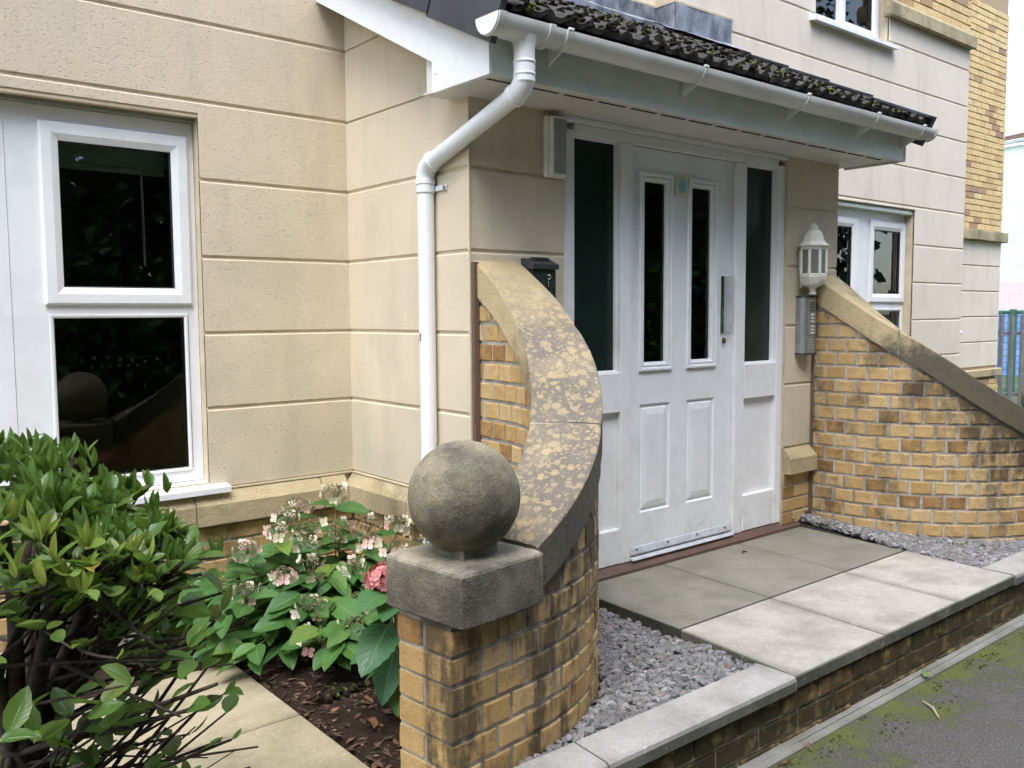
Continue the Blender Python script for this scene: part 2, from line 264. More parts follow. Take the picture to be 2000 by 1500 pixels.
    # leaves
    def leaf(name, tones, vein, rough=.38, trans=.25, vk=.6, edge=None):
        n = NT(name); uv = n.n.new('ShaderNodeUVMap').outputs[0]; u, v, _ = n.xyz(uv)
        c = n.ramp(n.rand(), tones)
        d = n.math('ABSOLUTE', n.math('SUBTRACT', u, .5)); mid = n.maprange(d, .0, .045, 1, 0)
        sv = n.math('SINE', n.math('MULTIPLY', n.math('SUBTRACT', v, n.math('MULTIPLY', d, .55)), 52.)); sd = n.math('MULTIPLY', n.maprange(sv, .82, 1, 0, 1), .45)
        c = n.mix(n.math('MULTIPLY', n.math('MAXIMUM', mid, sd), vk), c, vein)
        c = n.mix(n.math('MULTIPLY', n.noise(28, 3), .35), c, tuple(x*.55 for x in tones[0][1]))
        nn = n.bump(n.math('MULTIPLY', n.math('MAXIMUM', mid, n.math('MULTIPLY', sd, 1.5)), -1.), .5, .003)
        n.done(c, rough, nn, spec=.5)
        t = n.n.new('ShaderNodeBsdfTranslucent'); n.l.new(n.mix(.5, c, (.22, .34, .03)), t.inputs[0]); mx = n.n.new('ShaderNodeMixShader'); mx.inputs[0].default_value = trans
        n.l.new(n.p.outputs[0], mx.inputs[1]); n.l.new(t.outputs[0], mx.inputs[2]); n.l.new(mx.outputs[0], n.out.inputs[0]); MAT[name] = n.m
    leaf('laurel_leaf', [(0., (.085, .17, .033)), (.4, (.15, .26, .048)), (.7, (.22, .335, .065)), (.95, (.31, .41, .09)), (.975, (.42, .34, .05)), (1., (.45, .30, .05))], (.24, .36, .14), .30, .38)
    leaf('laurel_young', [(0., (.33, .40, .07)), (.5, (.43, .45, .10)), (1., (.27, .38, .06))], (.40, .42, .15), .42, .40)
    leaf('hydrangea_leaf', [(0., (.035, .11, .022)), (.5, (.055, .155, .028)), (.88, (.075, .19, .034)), (1., (.20, .27, .04))], (.19, .31, .11), .45, .22, .75)
    leaf('hydrangea_dark', [(0., (.035, .12, .045)), (.6, (.055, .165, .055)), (1., (.075, .20, .06))], (.17, .32, .14), .42, .22, .7)
    n = NT('tree_leaf'); MAT['tree_leaf'] = n.done(n.ramp(n.island(), [(0., (.016, .040, .010)), (.7, (.032, .075, .017)), (1., (.07, .13, .03))]), .6)
    n = NT('hedge_leaf'); MAT['hedge_leaf'] = n.done(n.ramp(n.island(), [(0., (.05, .11, .02)), (.7, (.09, .19, .03)), (1., (.17, .30, .05))]), .6)
    leaf('dead_leaf', [(0., (.30, .12, .055)), (.5, (.22, .10, .05)), (.8, (.34, .18, .09)), (1., (.16, .075, .04))], (.40, .24, .14), .65, .1)
    leaf('fresh_leaf', [(0., (.14, .26, .05)), (1., (.20, .33, .06))], (.35, .42, .16), .45, .2)
    def petal(name, a, b):
        n = NT(name); i = n.rand(); c = n.mix(i, a, b); c = n.mix(n.math('MULTIPLY', n.noise(60, 2), .4), c, (.62, .58, .38)); MAT[name] = n.done(c, .6)
    petal('petal_pink', (.80, .40, .40), (.80, .66, .56)); petal('petal_cream', (.80, .72, .58), (.72, .70, .46)); petal('petal_rose', (.42, .045, .085), (.62, .15, .18))
    n = NT('fertile_flower'); i = n.island(); MAT['fertile_flower'] = n.done(n.ramp(i, [(0., (.07, .075, .028)), (.6, (.13, .12, .05)), (.9, (.20, .16, .08)), (1., (.45, .40, .22))]), .9)
    n = NT('stem_green'); MAT['stem_green'] = n.done((.11, .14, .045), .6)
    n = NT('bark'); MAT['bark'] = n.done(n.mix(n.ramp(n.noise(60, 4, .7), [(.35, 0.), (.7, 1.)]), (.030, .021, .016), (.085, .066, .052)), .9, n.bump(n.noise(120, 3), .5, .003), spec=.2)
    n = NT('cut_wood'); MAT['cut_wood'] = n.done((.60, .37, .20), .8)
    n = NT('twig'); MAT['twig'] = n.done((.42, .33, .22), .8)
    # far painted building
    n = NT('painted_wall'); x, y, z = n.xyz(); c = n.mix(n.math('GREATER_THAN', z, 1.86), n.mix(n.math('GREATER_THAN', z, 1.18), (.12, .24, .55), (.68, .54, .53)), (.60, .68, .54))
    c = n.mix(n.math('MULTIPLY', n.ramp(n.noise(1.2, 4), [(.5, 0.), (.7, 1.)]), .25), c, (.75, .75, .7)); bt = n.n.new('ShaderNodeTexBrick'); bt.inputs['Scale'].default_value = 1.0; bt.inputs['Brick Width'].default_value = .45; bt.inputs['Row Height'].default_value = .225; bt.inputs['Mortar Size'].default_value = .010; cb = n.n.new('ShaderNodeCombineXYZ'); n.l.new(n.math('MULTIPLY', y, -1.25), cb.inputs[0]); n.l.new(z, cb.inputs[1]); n.l.new(cb.outputs[0], bt.inputs['Vector']); c = n.mix(n.math('MULTIPLY', bt.outputs['Fac'], n.ramp(n.noise(2.5, 3), [(.45, .0), (.62, .5)])), c, (.45, .45, .40)); MAT['painted_wall'] = n.done(c, .9)
    n = NT('curtain'); w = n.voro(9, out=1); MAT['curtain'] = n.done(n.ramp(n.noise(16, 3, .5, dist=2.), [(.40, (.70, .74, .70)), (.47, (.25, .50, .42)), (.56, (.30, .52, .44)), (.60, (.66, .72, .66)), (.72, (.60, .38, .34))]), .8)
build_materials()

# ------------------------------------------------------------------ geometry helpers
class G:
    def __init__(s): s.v = []; s.f = []; s.uv = None
    def add(s, vs, fs):
        o = len(s.v); s.v += [tuple(p) for p in vs]; s.f += [tuple(i+o for i in f) for f in fs]; return s
    def box(s, x0, x1, y0, y1, z0, z1, c=0.0, jit=0.0, rng=None):
        if x1 < x0: x0, x1 = x1, x0
        if y1 < y0: y0, y1 = y1, y0
        if z1 < z0: z0, z1 = z1, z0
        if c <= 0:
            v = [(x, y, z) for x in (x0, x1) for y in (y0, y1) for z in (z0, z1)]
            return s.add(v, [(0, 1, 3, 2), (4, 6, 7, 5), (0, 4, 5, 1), (2, 3, 7, 6), (0, 2, 6, 4), (1, 5, 7, 3)])
        c = min(c, .45*(x1-x0), .45*(y1-y0), .45*(z1-z0)); X, Y, Z = (x0, x1), (y0, y1), (z0, z1); vs = []; idx = {}
        for i in (0, 1):
            for j in (0, 1):
                for k in (0, 1):
                    a, b, d = X[i], Y[j], Z[k]; si, sj, sk = 1-2*i, 1-2*j, 1-2*k
                    for ax, p in enumerate(((a, b+sj*c, d+sk*c), (a+si*c, b, d+sk*c), (a+si*c, b+sj*c, d))):
                        if jit: p = tuple(q + rng.uniform(-jit, jit) for q in p)
                        idx[i, j, k, ax] = len(vs); vs.append(p)
        fs = []
        for i in (0, 1): fs.append([idx[i, j, k, 0] for j, k in ((0, 0), (0, 1), (1, 1), (1, 0))])
        for j in (0, 1): fs.append([idx[i, j, k, 1] for i, k in ((0, 0), (0, 1), (1, 1), (1, 0))])
        for k in (0, 1): fs.append([idx[i, j, k, 2] for i, j in ((0, 0), (0, 1), (1, 1), (1, 0))])
        for i in (0, 1):
            for j in (0, 1): fs.append([idx[i, j, 0, 0], idx[i, j, 1, 0], idx[i, j, 1, 1], idx[i, j, 0, 1]])
        for i in (0, 1):
            for k in (0, 1): fs.append([idx[i, 0, k, 0], idx[i, 1, k, 0], idx[i, 1, k, 2], idx[i, 0, k, 2]])
        for j in (0, 1):
            for k in (0, 1): fs.append([idx[0, j, k, 1], idx[1, j, k, 1], idx[1, j, k, 2], idx[0, j, k, 2]])
        for i in (0, 1):
            for j in (0, 1):
                for k in (0, 1): fs.append([idx[i, j, k, 0], idx[i, j, k, 1], idx[i, j, k, 2]])
        return s.add(vs, fs)
    def loft(s, rings, cap=True, closed=True):
        n = len(rings[0]); o = len(s.v)
        for r in rings: s.v += [tuple(p) for p in r]
        for a in range(len(rings)-1):
            for i in range(n if closed else n-1):
                j = (i+1) % n; s.f.append((o+a*n+i, o+a*n+j, o+(a+1)*n+j, o+(a+1)*n+i))
        if cap: s.f.append(tuple(o+i for i in range(n))[::-1]); s.f.append(tuple(o+(len(rings)-1)*n+i for i in range(n)))
        return s
    def prism(s, poly, d, off=(0, 0, 0)):   # poly: 3d points, extruded by vector d
        a = [Vector(p)+Vector(off) for p in poly]; return s.loft([a, [p+Vector(d) for p in a]])
    def tube(s, pts, rad, n=10, cap=True):
        pts = [Vector(p) for p in pts]; rad = rad if isinstance(rad, (list, tuple)) else [rad]*len(pts); rings = []; up = None
        for i, p in enumerate(pts):
            t = (pts[min(i+1, len(pts)-1)] - pts[max(i-1, 0)]).normalized()
            if up is None: up = Vector((0, 0, 1)) if abs(t.z) < .9 else Vector((1, 0, 0))
            a = (up - t*up.dot(t))
            a = a.normalized() if a.length > 1e-6 else t.orthogonal().normalized()
            b = t.cross(a); up = a
            rings.append([p + rad[i]*(math.cos(2*math.pi*k/n)*a + math.sin(2*math.pi*k/n)*b) for k in range(n)])
        return s.loft(rings, cap)
    def lathe(s, prof, n=24, c=(0, 0, 0), a0=0.0, a1=2*math.pi):
        full = abs(a1-a0-2*math.pi) < 1e-6; m = n if full else n+1
        rings = [[(c[0]+r*math.cos(a0+(a1-a0)*k/n), c[1]+r*math.sin(a0+(a1-a0)*k/n), c[2]+z) for k in range(m)] for r, z in prof]
        return s.loft(rings, True, full)
    def ico(s, c, r, rng, jit=.25, sq=(1, 1, 1)):
        t = (1+5**.5)/2; k = r/math.sqrt(1+t*t)
        vs = [(-1, t, 0), (1, t, 0), (-1, -t, 0), (1, -t, 0), (0, -1, t), (0, 1, t), (0, -1, -t), (0, 1, -t), (t, 0, -1), (t, 0, 1), (-t, 0, -1), (-t, 0, 1)]
        fs = [(0, 11, 5), (0, 5, 1), (0, 1, 7), (0, 7, 10), (0, 10, 11), (1, 5, 9), (5, 11, 4), (11, 10, 2), (10, 7, 6), (7, 1, 8), (3, 9, 4), (3, 4, 2), (3, 2, 6), (3, 6, 8), (3, 8, 9), (4, 9, 5), (2, 4, 11), (6, 2, 10), (8, 6, 7), (9, 8, 1)]
        q = Matrix.Rotation(rng.uniform(0, 6.28), 3, Vector((rng.uniform(-1, 1), rng.uniform(-1, 1), rng.uniform(-1, 1)+.01)).normalized()); out = []
        for p in vs:
            w = q @ (Vector(p)*k*rng.uniform(1-jit, 1+jit)); out.append((c[0]+w.x*sq[0], c[1]+w.y*sq[1], c[2]+w.z*sq[2]))
        return s.add(out, fs)
    def mesh(s, name, smooth=False, fix=True):
        me = bpy.data.meshes.new(name); me.from_pydata(s.v, [], s.f); me.update()
        if s.uv:
            l = me.uv_layers.new(name='UVMap')
            for lp in me.loops: l.data[lp.index].uv = s.uv[lp.vertex_index]
        if fix:
            bm = bmesh.new(); bm.from_mesh(me); bmesh.ops.recalc_face_normals(bm, faces=bm.faces); bm.to_mesh(me); bm.free()
        if smooth: me.polygons.foreach_set('use_smooth', [True]*len(me.polygons))
        return me
    def obj(s, name, mat, parent=None, smooth=False, fix=True, auto=None):
        me = s.mesh(name, smooth, fix); me.materials.append(MAT[mat])
        if auto: me.set_sharp_from_angle(angle=R_(auto))
        return link(name, me, parent)
def link(name, me, parent=None, mw=None):
    o = bpy.data.objects.new(name, me); SC.collection.objects.link(o)
    if parent is not None:
        o.parent = parent
        if parent.data is None: o.matrix_parent_inverse = Matrix.Translation(-parent.location)
    if mw is not None: o.matrix_basis = mw
    return o
def tag(o, label, cat=None, group=None, kind=None):
    o['label'] = label
    if cat: o['category'] = cat
    if group: o['group'] = group
    if kind: o['kind'] = kind
    return o
def thing(name, label, cat, group=None, loc=(0, 0, 0)):
    o = bpy.data.objects.new(name, None); SC.collection.objects.link(o); o.location = loc; o.empty_display_size = .1
    return tag(o, label, cat, group)
def struct(o, label): o['kind'] = 'structure'; o['label'] = label; return o
def B(name, mat, parent, x0, x1, y0, y1, z0, z1, c=0.0): return G().box(x0, x1, y0, y1, z0, z1, c).obj(name, mat, parent)
def lerp(tab, s):
    if s <= tab[0][0]: return tab[0][1]
    for (a, p), (b, q) in zip(tab, tab[1:]):
        if s <= b: return p + (q-p)*(s-a)/(b-a)
    return tab[-1][1]
# ================================================================== THE APARTMENT BUILDING
YL = 0.961; YREC = 1.12
ZK = [1.14 + .325*k for k in range(-1, 13)]            # joints of the lined-out render
PW = 2.667                                             # porch width
bld = thing('apartment_building', 'cream rendered apartment building with a tiled entrance porch and white door', 'building', loc=(0, 0, 0))
rng = random.Random(5)

def cells(x0, x1, z0, z1, holes):
    xs = sorted({x0, x1, *[h for o in holes for h in (o[0], o[1]) if x0 < h < x1]}); zs = sorted({z0, z1, *[h for o in holes for h in (o[2], o[3]) if z0 < h < z1]})
    for a, b in zip(xs, xs[1:]):
        for c, d in zip(zs, zs[1:]):
            if not any(o[0] <= a and b <= o[1] and o[2] <= c and d <= o[3] for o in holes): yield a, b, c, d
def course(mat, parent, a, b, c, d, y, t=.016, ch=.0065, side=False):
    """one render course: flat face, splayed top and bottom edges; side=True turns it to face -x"""
    ch = min(ch, .3*(d-c)); pr = [(t, c), (ch, c), (0, c+ch), (0, d-ch), (ch, d), (t, d)]
    if side: return G().loft([[(y+p, a, z) for p, z in pr], [(y+p, b, z) for p, z in pr]]).obj('render_course', mat, parent)
    return G().loft([[(a, y+p, z) for p, z in pr], [(b, y+p, z) for p, z in pr]]).obj('render_course', mat, parent)
def bands(parent, mat, x0, x1, z0, z1, holes, y, gap=.0042):
    """render courses between the sunk joints, cut at window openings"""
    lv = [z0] + [z for z in ZK if z0+.05 < z < z1-.02] + [z1]
    for i, (a, b) in enumerate(zip(lv, lv[1:])):
        a2 = a + (gap if i else 0); b2 = b - (gap if i < len(lv)-2 else 0)
        hs = [h for h in holes if h[2] < b2 and h[3] > a2]; xs = sorted({x0, x1, *[q for h in hs for q in (h[0], h[1]) if x0 < q < x1]})
        for p, q in zip(xs, xs[1:]):
            free = [(a2, b2)]
            for h in hs:
                if h[0] <= p and q <= h[1]: free = [s for lo, hi in free for s in ((lo, min(hi, h[2])), (max(lo, h[3]), hi)) if s[1]-s[0] > .004]
            for lo, hi in free: course(mat, parent, p, q, lo, hi, y)

# --- front wall with the big window at the left
WL = (-2.35, -.70, .49, 2.06)
g = G()
for a, b, c, d in cells(-6., .011, .30, 6.0, [WL]): g.box(a, b, YL+.0062, YL+.30, c, d)
wall1 = g.obj('wall', 'reveal', bld)
bands(wall1, 'render', -6., .0005, .465, 6.0, [WL], YL)
# --- wall above the porch roof (set back), then the long wall to the right
g = G()
for a, b, c, d in cells(0., 2.34, 2.5, 6.0, []): g.box(a, b, YREC+.0062, YREC+.3, c, d)
wall2 = g.obj('wall', 'reveal', bld)
bands(wall2, 'render_light', .001, 2.34, 3.17, 6.0, [], YREC)
WR = (3.98, 5.535, .49, 2.085); WU = (3.93, 5.013, 3.36, 4.66); XB = 6.476
g = G()
for a, b, c, d in cells(2.34, XB-.012, .30, 5.0, [WR, WU]): g.box(a, b, YL+.0062, YL+.32, c, d)
wall3 = g.obj('wall', 'reveal', bld)
bands(wall3, 'render_light', 2.34, XB, .465, 3.61, [WR, WU], YL)
bands(wall3, 'render_light', 2.34, 4.94, 3.612, 5.0, [WU], YL)
B('wall_end', 'render_light', wall3, XB-.012, XB, YL+.016, 3.5, .3, 3.61)
B('wall_end', 'brick_far', wall3, XB-.012, XB+.0, YL+.016, 3.5, 3.61, 5.0)
# bead below the render at the lead
B('render_bead', 'reveal', bld, .0, 2.36, YREC-.012, YREC+.02, 3.158, 3.172); B('render_bead', 'reveal', bld, 2.345, 2.93, YL-.012, YL+.015, 3.158, 3.172); B('render_bead', 'reveal', bld, 2.328, 2.3445, YL-.012, YREC-.013, 3.158, 3.172)
# --- stone band and brickwork above it
for i, (a, b) in enumerate(((4.955, 5.46), (5.468, 5.98), (5.988, 6.50))):
    G().prism([(a, YL-.055, 3.61), (a, YL-.055, 3.705), (a, YL-.035, 3.735), (a, YL+.03, 3.735), (a, YL+.03, 3.61)], (b-a, 0, 0)).obj('band_stone', 'band_stone', bld)
B('mortar_bed', 'mortar_far', bld, 4.945, XB-.004, YL+.004, YL+.0155, 3.736, 5.0)
def flat_bricks(parent, mat, x0, x1, z0, n, y, depth, name='brick', L=.215, off=0, jit=.0025, c=.003, rg=rng, face='y'):
    for k in range(n):
        z = z0 + k*.075 + .010; x = x0 - (.1125 if (k+off) % 2 else 0)
        while x < x1 - .02:
            a, b = max(x, x0), min(x+L, x1)
            if b-a > .03:
                p = rg.uniform(-jit, jit); G().box(a, b, y-p, y+depth, z, z+.065, c).obj(name, mat, parent)
            x += L+.010
flat_bricks(bld, 'brick_far', 4.95, XB, 3.735, 16, YL-.004, .01)
# --- plinth: weathered stone course, bricks below
def plinth_x(x0, x1, y, joints=()):           # run along x, facing -y
    xs = [x0, *joints, x1]
    for a, b in zip(xs, xs[1:]):
        p = [(a+.0025, y-.048, .315), (a+.0025, y-.048, .402), (a+.0025, y-.004, .458), (a+.0025, y+.03, .458), (a+.0025, y+.03, .315)]
        G().prism(p, (b-a-.005, 0, 0)).obj('plinth_stone', 'plinth_stone', bld)
def plinth_y(y0, y1, x, joints=()):           # run along y, facing -x
    ys = [y0, *joints, y1]
    for a, b in zip(ys, ys[1:]):
        p = [(x-.048, a+.0025, .315), (x-.048, a+.0025, .402), (x-.004, a+.0025, .458), (x+.03, a+.0025, .458), (x+.03, a+.0025, .315)]
        G().prism(p, (0, b-a-.005, 0)).obj('plinth_stone', 'plinth_stone', bld)
plinth_x(-6.0, -.0485, YL, (-4.0, -2.2, -1.35, -.78, -.182)); plinth_y(.0, YL-.001, 0.0, (.42,))
plinth_x(PW, XB, YL, (3.4, 4.2, 5.0, 5.8))
B('render_bead', 'reveal', bld, -6.0, -.004, YL-.010, YL+.01, .4585, .4645); B('render_bead', 'reveal', bld, -.010, .01, 0, YL-.012, .4585, .4645)
B('mortar_bed', 'mortar', bld, -3.0, .0, YL-.008, YL+.25, -.3, .314)
B('mortar_bed', 'mortar', bld, .008, .2, -.001, YL-.01, -.3, .314)
flat_bricks(bld, 'brick', -2.2, -.014, -.075, 5, YL-.015, .03, jit=.002, c=.004)
for k in range(5):                              # side of the porch, facing -x
    z = -.065 + k*.075; y = 0.0 - (.1125 if k % 2 else 0)
    while y < YL-.04:
        a, b = max(y, 0.0), min(y+.215, YL-.02)
        if b-a > .03: G().box(-.012, .02, a, b, z, z+.065, .004).obj('brick', 'brick', bld)
        y += .225
# --- porch walls
g = G().prism([(.0062, .012, .30), (.0062, YL+.006, .30), (.0062, YL+.006, 2.85), (.0062, .012, 2.37)], (.1338, 0, 0))
wall4 = g.obj('porch_wall', 'reveal', bld)
lv4 = [.465] + [z for z in ZK if .5 < z < 2.8] + [2.9]
for i, (a, b) in enumerate(zip(lv4, lv4[1:])):
    a, b = a + (.0042 if i else 0), b - .0042; zr_ = lambda y: 2.345 + (y-.012)*.508
    if b < 2.34: course('render_side', wall4, .016, YL+.0005, a, b, 0.0, side=True)
    else:
        pl = [(y, z) for y, z in ((max(.016, .012+(a-2.345)/.508), a), (YL-.001, a), (YL-.001, min(b, zr_(YL))), (max(.016, .012+(b-2.345)/.508) if b < zr_(YL) else YL-.001, min(b, zr_(YL))))]
        if a < 2.345: pl.append((.016, zr_(.016)))
        if zr_(YL) > a: G().prism([(0, y, z) for y, z in pl], (.016, 0, 0)).obj('render_course', 'render_side', wall4)
FR0, FR1 = .506, 2.150
g = G(); g.box(.1405, FR0, .0062, .14, .0, 2.2); g.box(.0165, .1405, .0062, .0115, .0, 2.2); g.box(FR1, PW, .0062, .14, .0, 2.2); g.box(FR0, FR1, .03, .14, 2.056, 2.2)
g.prism([(PW-.14, .1405, .0), (PW-.14, YL+.011, .0), (PW-.14, YL+.011, 2.85), (PW-.14, .1405, 2.42)], (.14, 0, 0))
wall5 = g.obj('porch_wall', 'reveal', bld)
bands(wall5, 'render', .0005, FR0-.006, .465, 2.1, [], 0.0)
bands(wall5, 'render', FR1+.010, PW, .465, 2.1, [], 0.0)
B('corner_bead', 'reveal', wall5, FR1+.001, FR1+.009, -.001, .05, .46, 2.06); B('corner_bead', 'reveal', wall4, -.0025, .004, -.0025, .004, .466, 2.055)
p = [(FR1+.012, -.050, .320), (FR1+.012, -.050, .405), (FR1+.012, -.002, .458), (FR1+.012, .014, .458), (FR1+.012, .014, .320)]
G().prism(p, (.262, 0, 0)).obj('plinth_stone', 'plinth_stone', bld)
B('mortar_bed', 'mortar', bld, FR1+.005, 2.43, -.001, .02, .0, .319); flat_bricks(bld, 'brick', FR1+.006, 2.424, .018, 4, -.006, .02, jit=.001, c=.003, off=1)
# brown compressible filler between porch and garden walls
B('joint_filler', 'joint_filler', bld, .003, .0268, -.022, -.0035, .0, 1.42); B('joint_filler', 'joint_filler', bld, 2.4155, 2.4385, -.022, -.0035, .0, 1.30)
B('joint_filler', 'joint_filler', bld, 2.409, 2.4150, -.03, -.0065, .0, .32)

# --- dark rooms behind the glass
def room(x0, x1, y0, y1, z0, z1):
    g = G(); t = .02
    g.box(x0-t, x1+t, y1, y1+t, z0-t, z1+t); g.box(x0-t, x0, y0, y1, z0-t, z1+t); g.box(x1, x1+t, y0, y1, z0-t, z1+t); g.box(x0, x1, y0, y1, z0-t, z0); g.box(x0, x1, y0, y1, z1, z1+t)
    g.obj('room_lining', 'dark_room', bld)
room(-2.6, -.4, YL+.301, YL+2.2, .3, 2.4); room(3.7, 5.8, YL+.321, YL+2.0, .3, 2.4); room(3.7, 5.3, YL+.321, YL+1.8, 3.2, 4.9); room(.16, 2.5, .141, YL+1.5, .0, 2.45)

# --- windows
def ring(g, x0, x1, z0, z1, w, y0, y1, slope=.0):
    """mitred picture-frame ring in the x-z plane; the face slopes back towards the glass"""
    for (ax, az, bx, bz), (cx, cz, dx, dz) in zip(((x0, z0, x1, z0), (x1, z0, x1, z1), (x1, z1, x0, z1), (x0, z1, x0, z0)), ((x0+w, z0+w, x1-w, z0+w), (x1-w, z0+w, x1-w, z1-w), (x1-w, z1-w, x0+w, z1-w), (x0+w, z1-w, x0+w, z0+w))):
        m = .62
        ex, ez, fx, fz = ax+(cx-ax)*m, az+(cz-az)*m, bx+(dx-bx)*m, bz+(dz-bz)*m
        k = .12; gx, gz, hx, hz = ax+(cx-ax)*k, az+(cz-az)*k, bx+(dx-bx)*k, bz+(dz-bz)*k
        g.loft([[(ax, y1, az), (ax, y0+.005, az), (gx, y0, gz), (ex, y0, ez), (cx, y0+slope, cz), (cx, y1, cz)], [(bx, y1, bz), (bx, y0+.005, bz), (hx, y0, hz), (fx, y0, fz), (dx, y0+slope, dz), (dx, y1, dz)]])
    return g
def pane(win, x0, x1, z0, z1, y, mat='glass', name='pane'): return B(name, mat, win, x0, x1, y, y+.004, z0, z1)

# the big window at the left
yw = YL+.07
g = G(); g.box(-2.34, -.702, yw+.0, yw+.06, 1.955, 2.030); g.box(-.745, -.702, yw, yw+.06, .50, 1.955); g.box(-2.34, -.745, yw, yw+.06, .50, .556)
g.box(-1.417, -1.285, yw, yw+.06, .556, 1.955); g.box(-1.535, -1.4185, yw-.002, yw+.058, .556, 1.9545); g.box(-1.285, -.745, yw, yw+.06, 1.222, 1.262); g.box(-2.34, -2.29, yw, yw+.06, .556, 1.955); g.box(-2.29, -1.535, yw, yw+.06, 1.222, 1.262)
win = g.obj('window', 'upvc', bld)
for a, b in ((-1.302, -.728), (-2.31, -1.52)):
    ring(G(), a, b, 1.262, 1.972, .07, yw-.016, yw-.001, .010).obj('sash', 'upvc', win)
    ring(G(), a+.069, b-.069, 1.331, 1.903, .006, yw+.004, yw+.010, .002).obj('glazing_gasket', 'black_plastic', win)
    pane(win, a+.07, b-.07, 1.332, 1.902, yw+.012)
    ring(G(), a+.012, b-.020, .545, 1.226, .016, yw-.004, yw-.0005, .006).obj('glazing_bead', 'upvc', win)
    pane(win, a+.024, b-.032, .556, 1.222, yw+.014); ring(G(), a+.026, b-.030, .558, 1.214, .006, yw+.004, yw+.010, .002).obj('glazing_gasket', 'black_plastic', win)
B('head_trim', 'shaded_head', win, -2.34, -.702, yw-.03, yw+.05, 2.031, 2.0585, .004)  # dark grey-green colour carries the shade on the window head
B('head_trim', 'reveal', win, -2.345, -.701, YL+.004, yw-.031, 2.048, 2.0595)
G().prism([(-2.45, YL-.052, .452), (-2.45, YL-.052, .476), (-2.45, yw+.02, .500), (-2.45, yw+.02, .470)], (1.823, 0, 0)).obj('sill', 'upvc', win)
# the window beyond the porch
yr = YL+.09
g = G(); g.box(3.98, 5.535, yr, yr+.06, 1.955, 2.045); g.box(5.54-.025, 5.565, yr, yr+.06, .5, 1.955); g.box(3.98, 4.03, yr, yr+.06, .5, 1.955); g.box(4.715, 4.95, yr, yr+.06, .5, 1.955); g.box(4.03, 4.715, yr+.001, yr+.059, 1.235, 1.30); g.box(4.95, 5.515, yr+.001, yr+.059, 1.235, 1.30); g.box(4.03, 5.515, yr+.001, yr+.059, .5, .56)
win = g.obj('window', 'upvc', bld)
for a, b in ((4.01, 4.735), (4.935, 5.532)):
    ring(G(), a, b, 1.292, 1.976, .075, yr-.016, yr-.001, .010).obj('sash', 'upvc', win); pane(win, a+.075, b-.075, 1.367, 1.90, yr+.012)
    ring(G(), a+.074, b-.074, 1.366, 1.902, .008, yr+.003, yr+.010, .002).obj('glazing_gasket', 'black_plastic', win)
    pane(win, a+.04, b-.04, .56, 1.235, yr+.014); ring(G(), a+.02, b-.02, .55, 1.245, .025, yr-.006, yr-.0005, .006).obj('glazing_bead', 'upvc', win)
B('head_trim', 'fascia_white', win, 3.985, 5.534, YL+.02, yr+.05, 2.047, 2.083, .004)
G().prism([(3.9, YL-.05, .452), (3.9, YL-.05, .476), (3.9, yr+.02, .500), (3.9, yr+.02, .470)], (1.70, 0, 0)).obj('sill', 'upvc', win)
# the upper window
g = G(); g.box(3.93, 4.0, yr, yr+.06, 3.40, 4.65); g.box(4.95, 5.012, yr, yr+.06, 3.40, 4.65); g.box(4.0, 4.95, yr, yr+.06, 3.40, 3.47); g.box(4.0, 4.95, yr, yr+.06, 4.58, 4.65); g.box(4.375, 4.44, yr, yr+.06, 3.47, 4.58)
win = g.obj('window', 'upvc', bld)
ring(G(), 4.405, 4.965, 3.41, 4.62, .078, yr-.018, yr-.001, .012).obj('sash', 'upvc', win); pane(win, 4.48, 4.89, 3.486, 4.545, yr+.012); pane(win, 3.99, 4.385, 3.47, 4.585, yr+.014)
ring(G(), 4.482, 4.888, 3.488, 4.54, .012, yr+.002, yr+.010, .002).obj('glazing_gasket', 'black_plastic', win)
G().prism([(3.85, YL-.055, 3.345), (3.85, YL-.055, 3.372), (3.85, yr+.02, 3.40), (3.85, yr+.02, 3.365)], (1.225, 0, 0)).obj('sill', 'upvc', win)

# --- door frame with sidelights
y0 = .008
g = G()
for a, b, c, d in ((FR0, .575, .046, 2.004), (.865, .936, .046, 1.985), (1.722, 1.806, .046, 1.985), (2.090, FR1, .046, 2.004)): g.box(a, b, y0, y0+.09, c, d, .004)
g.box(.576, 2.089, y0+.002, y0+.088, 1.986, 2.032, .003)
frame = g.obj('door_frame', 'paint_frame', bld)
B('head_board', 'paint_frame', frame, FR0-.004, FR1+.004, -.004, y0+.08, 2.0335, 2.0575, .003)
for a, b in ((.576, .8645), (1.8065, 2.0895)):
    zb = .214 if a < 1 else .243
    B('middle_rail', 'paint_frame', frame, a, b, y0+.001, y0+.085, .760, .945, .004); B('bottom_rail', 'paint_frame', frame, a, b, y0+.001, y0+.085, .048, zb, .004)
    B('lower_panel', 'paint_frame', frame, a, b, y0+.026, y0+.06, zb-.01, .765)
    B('sidelight_pane', 'glass_reeded', frame, a, b, y0+.042, y0+.046, .942, 1.99); ring(G(), a, b, .944, 1.987, .010, y0+.020, y0+.040, .008).obj('glazing_bead', 'paint_frame', frame)
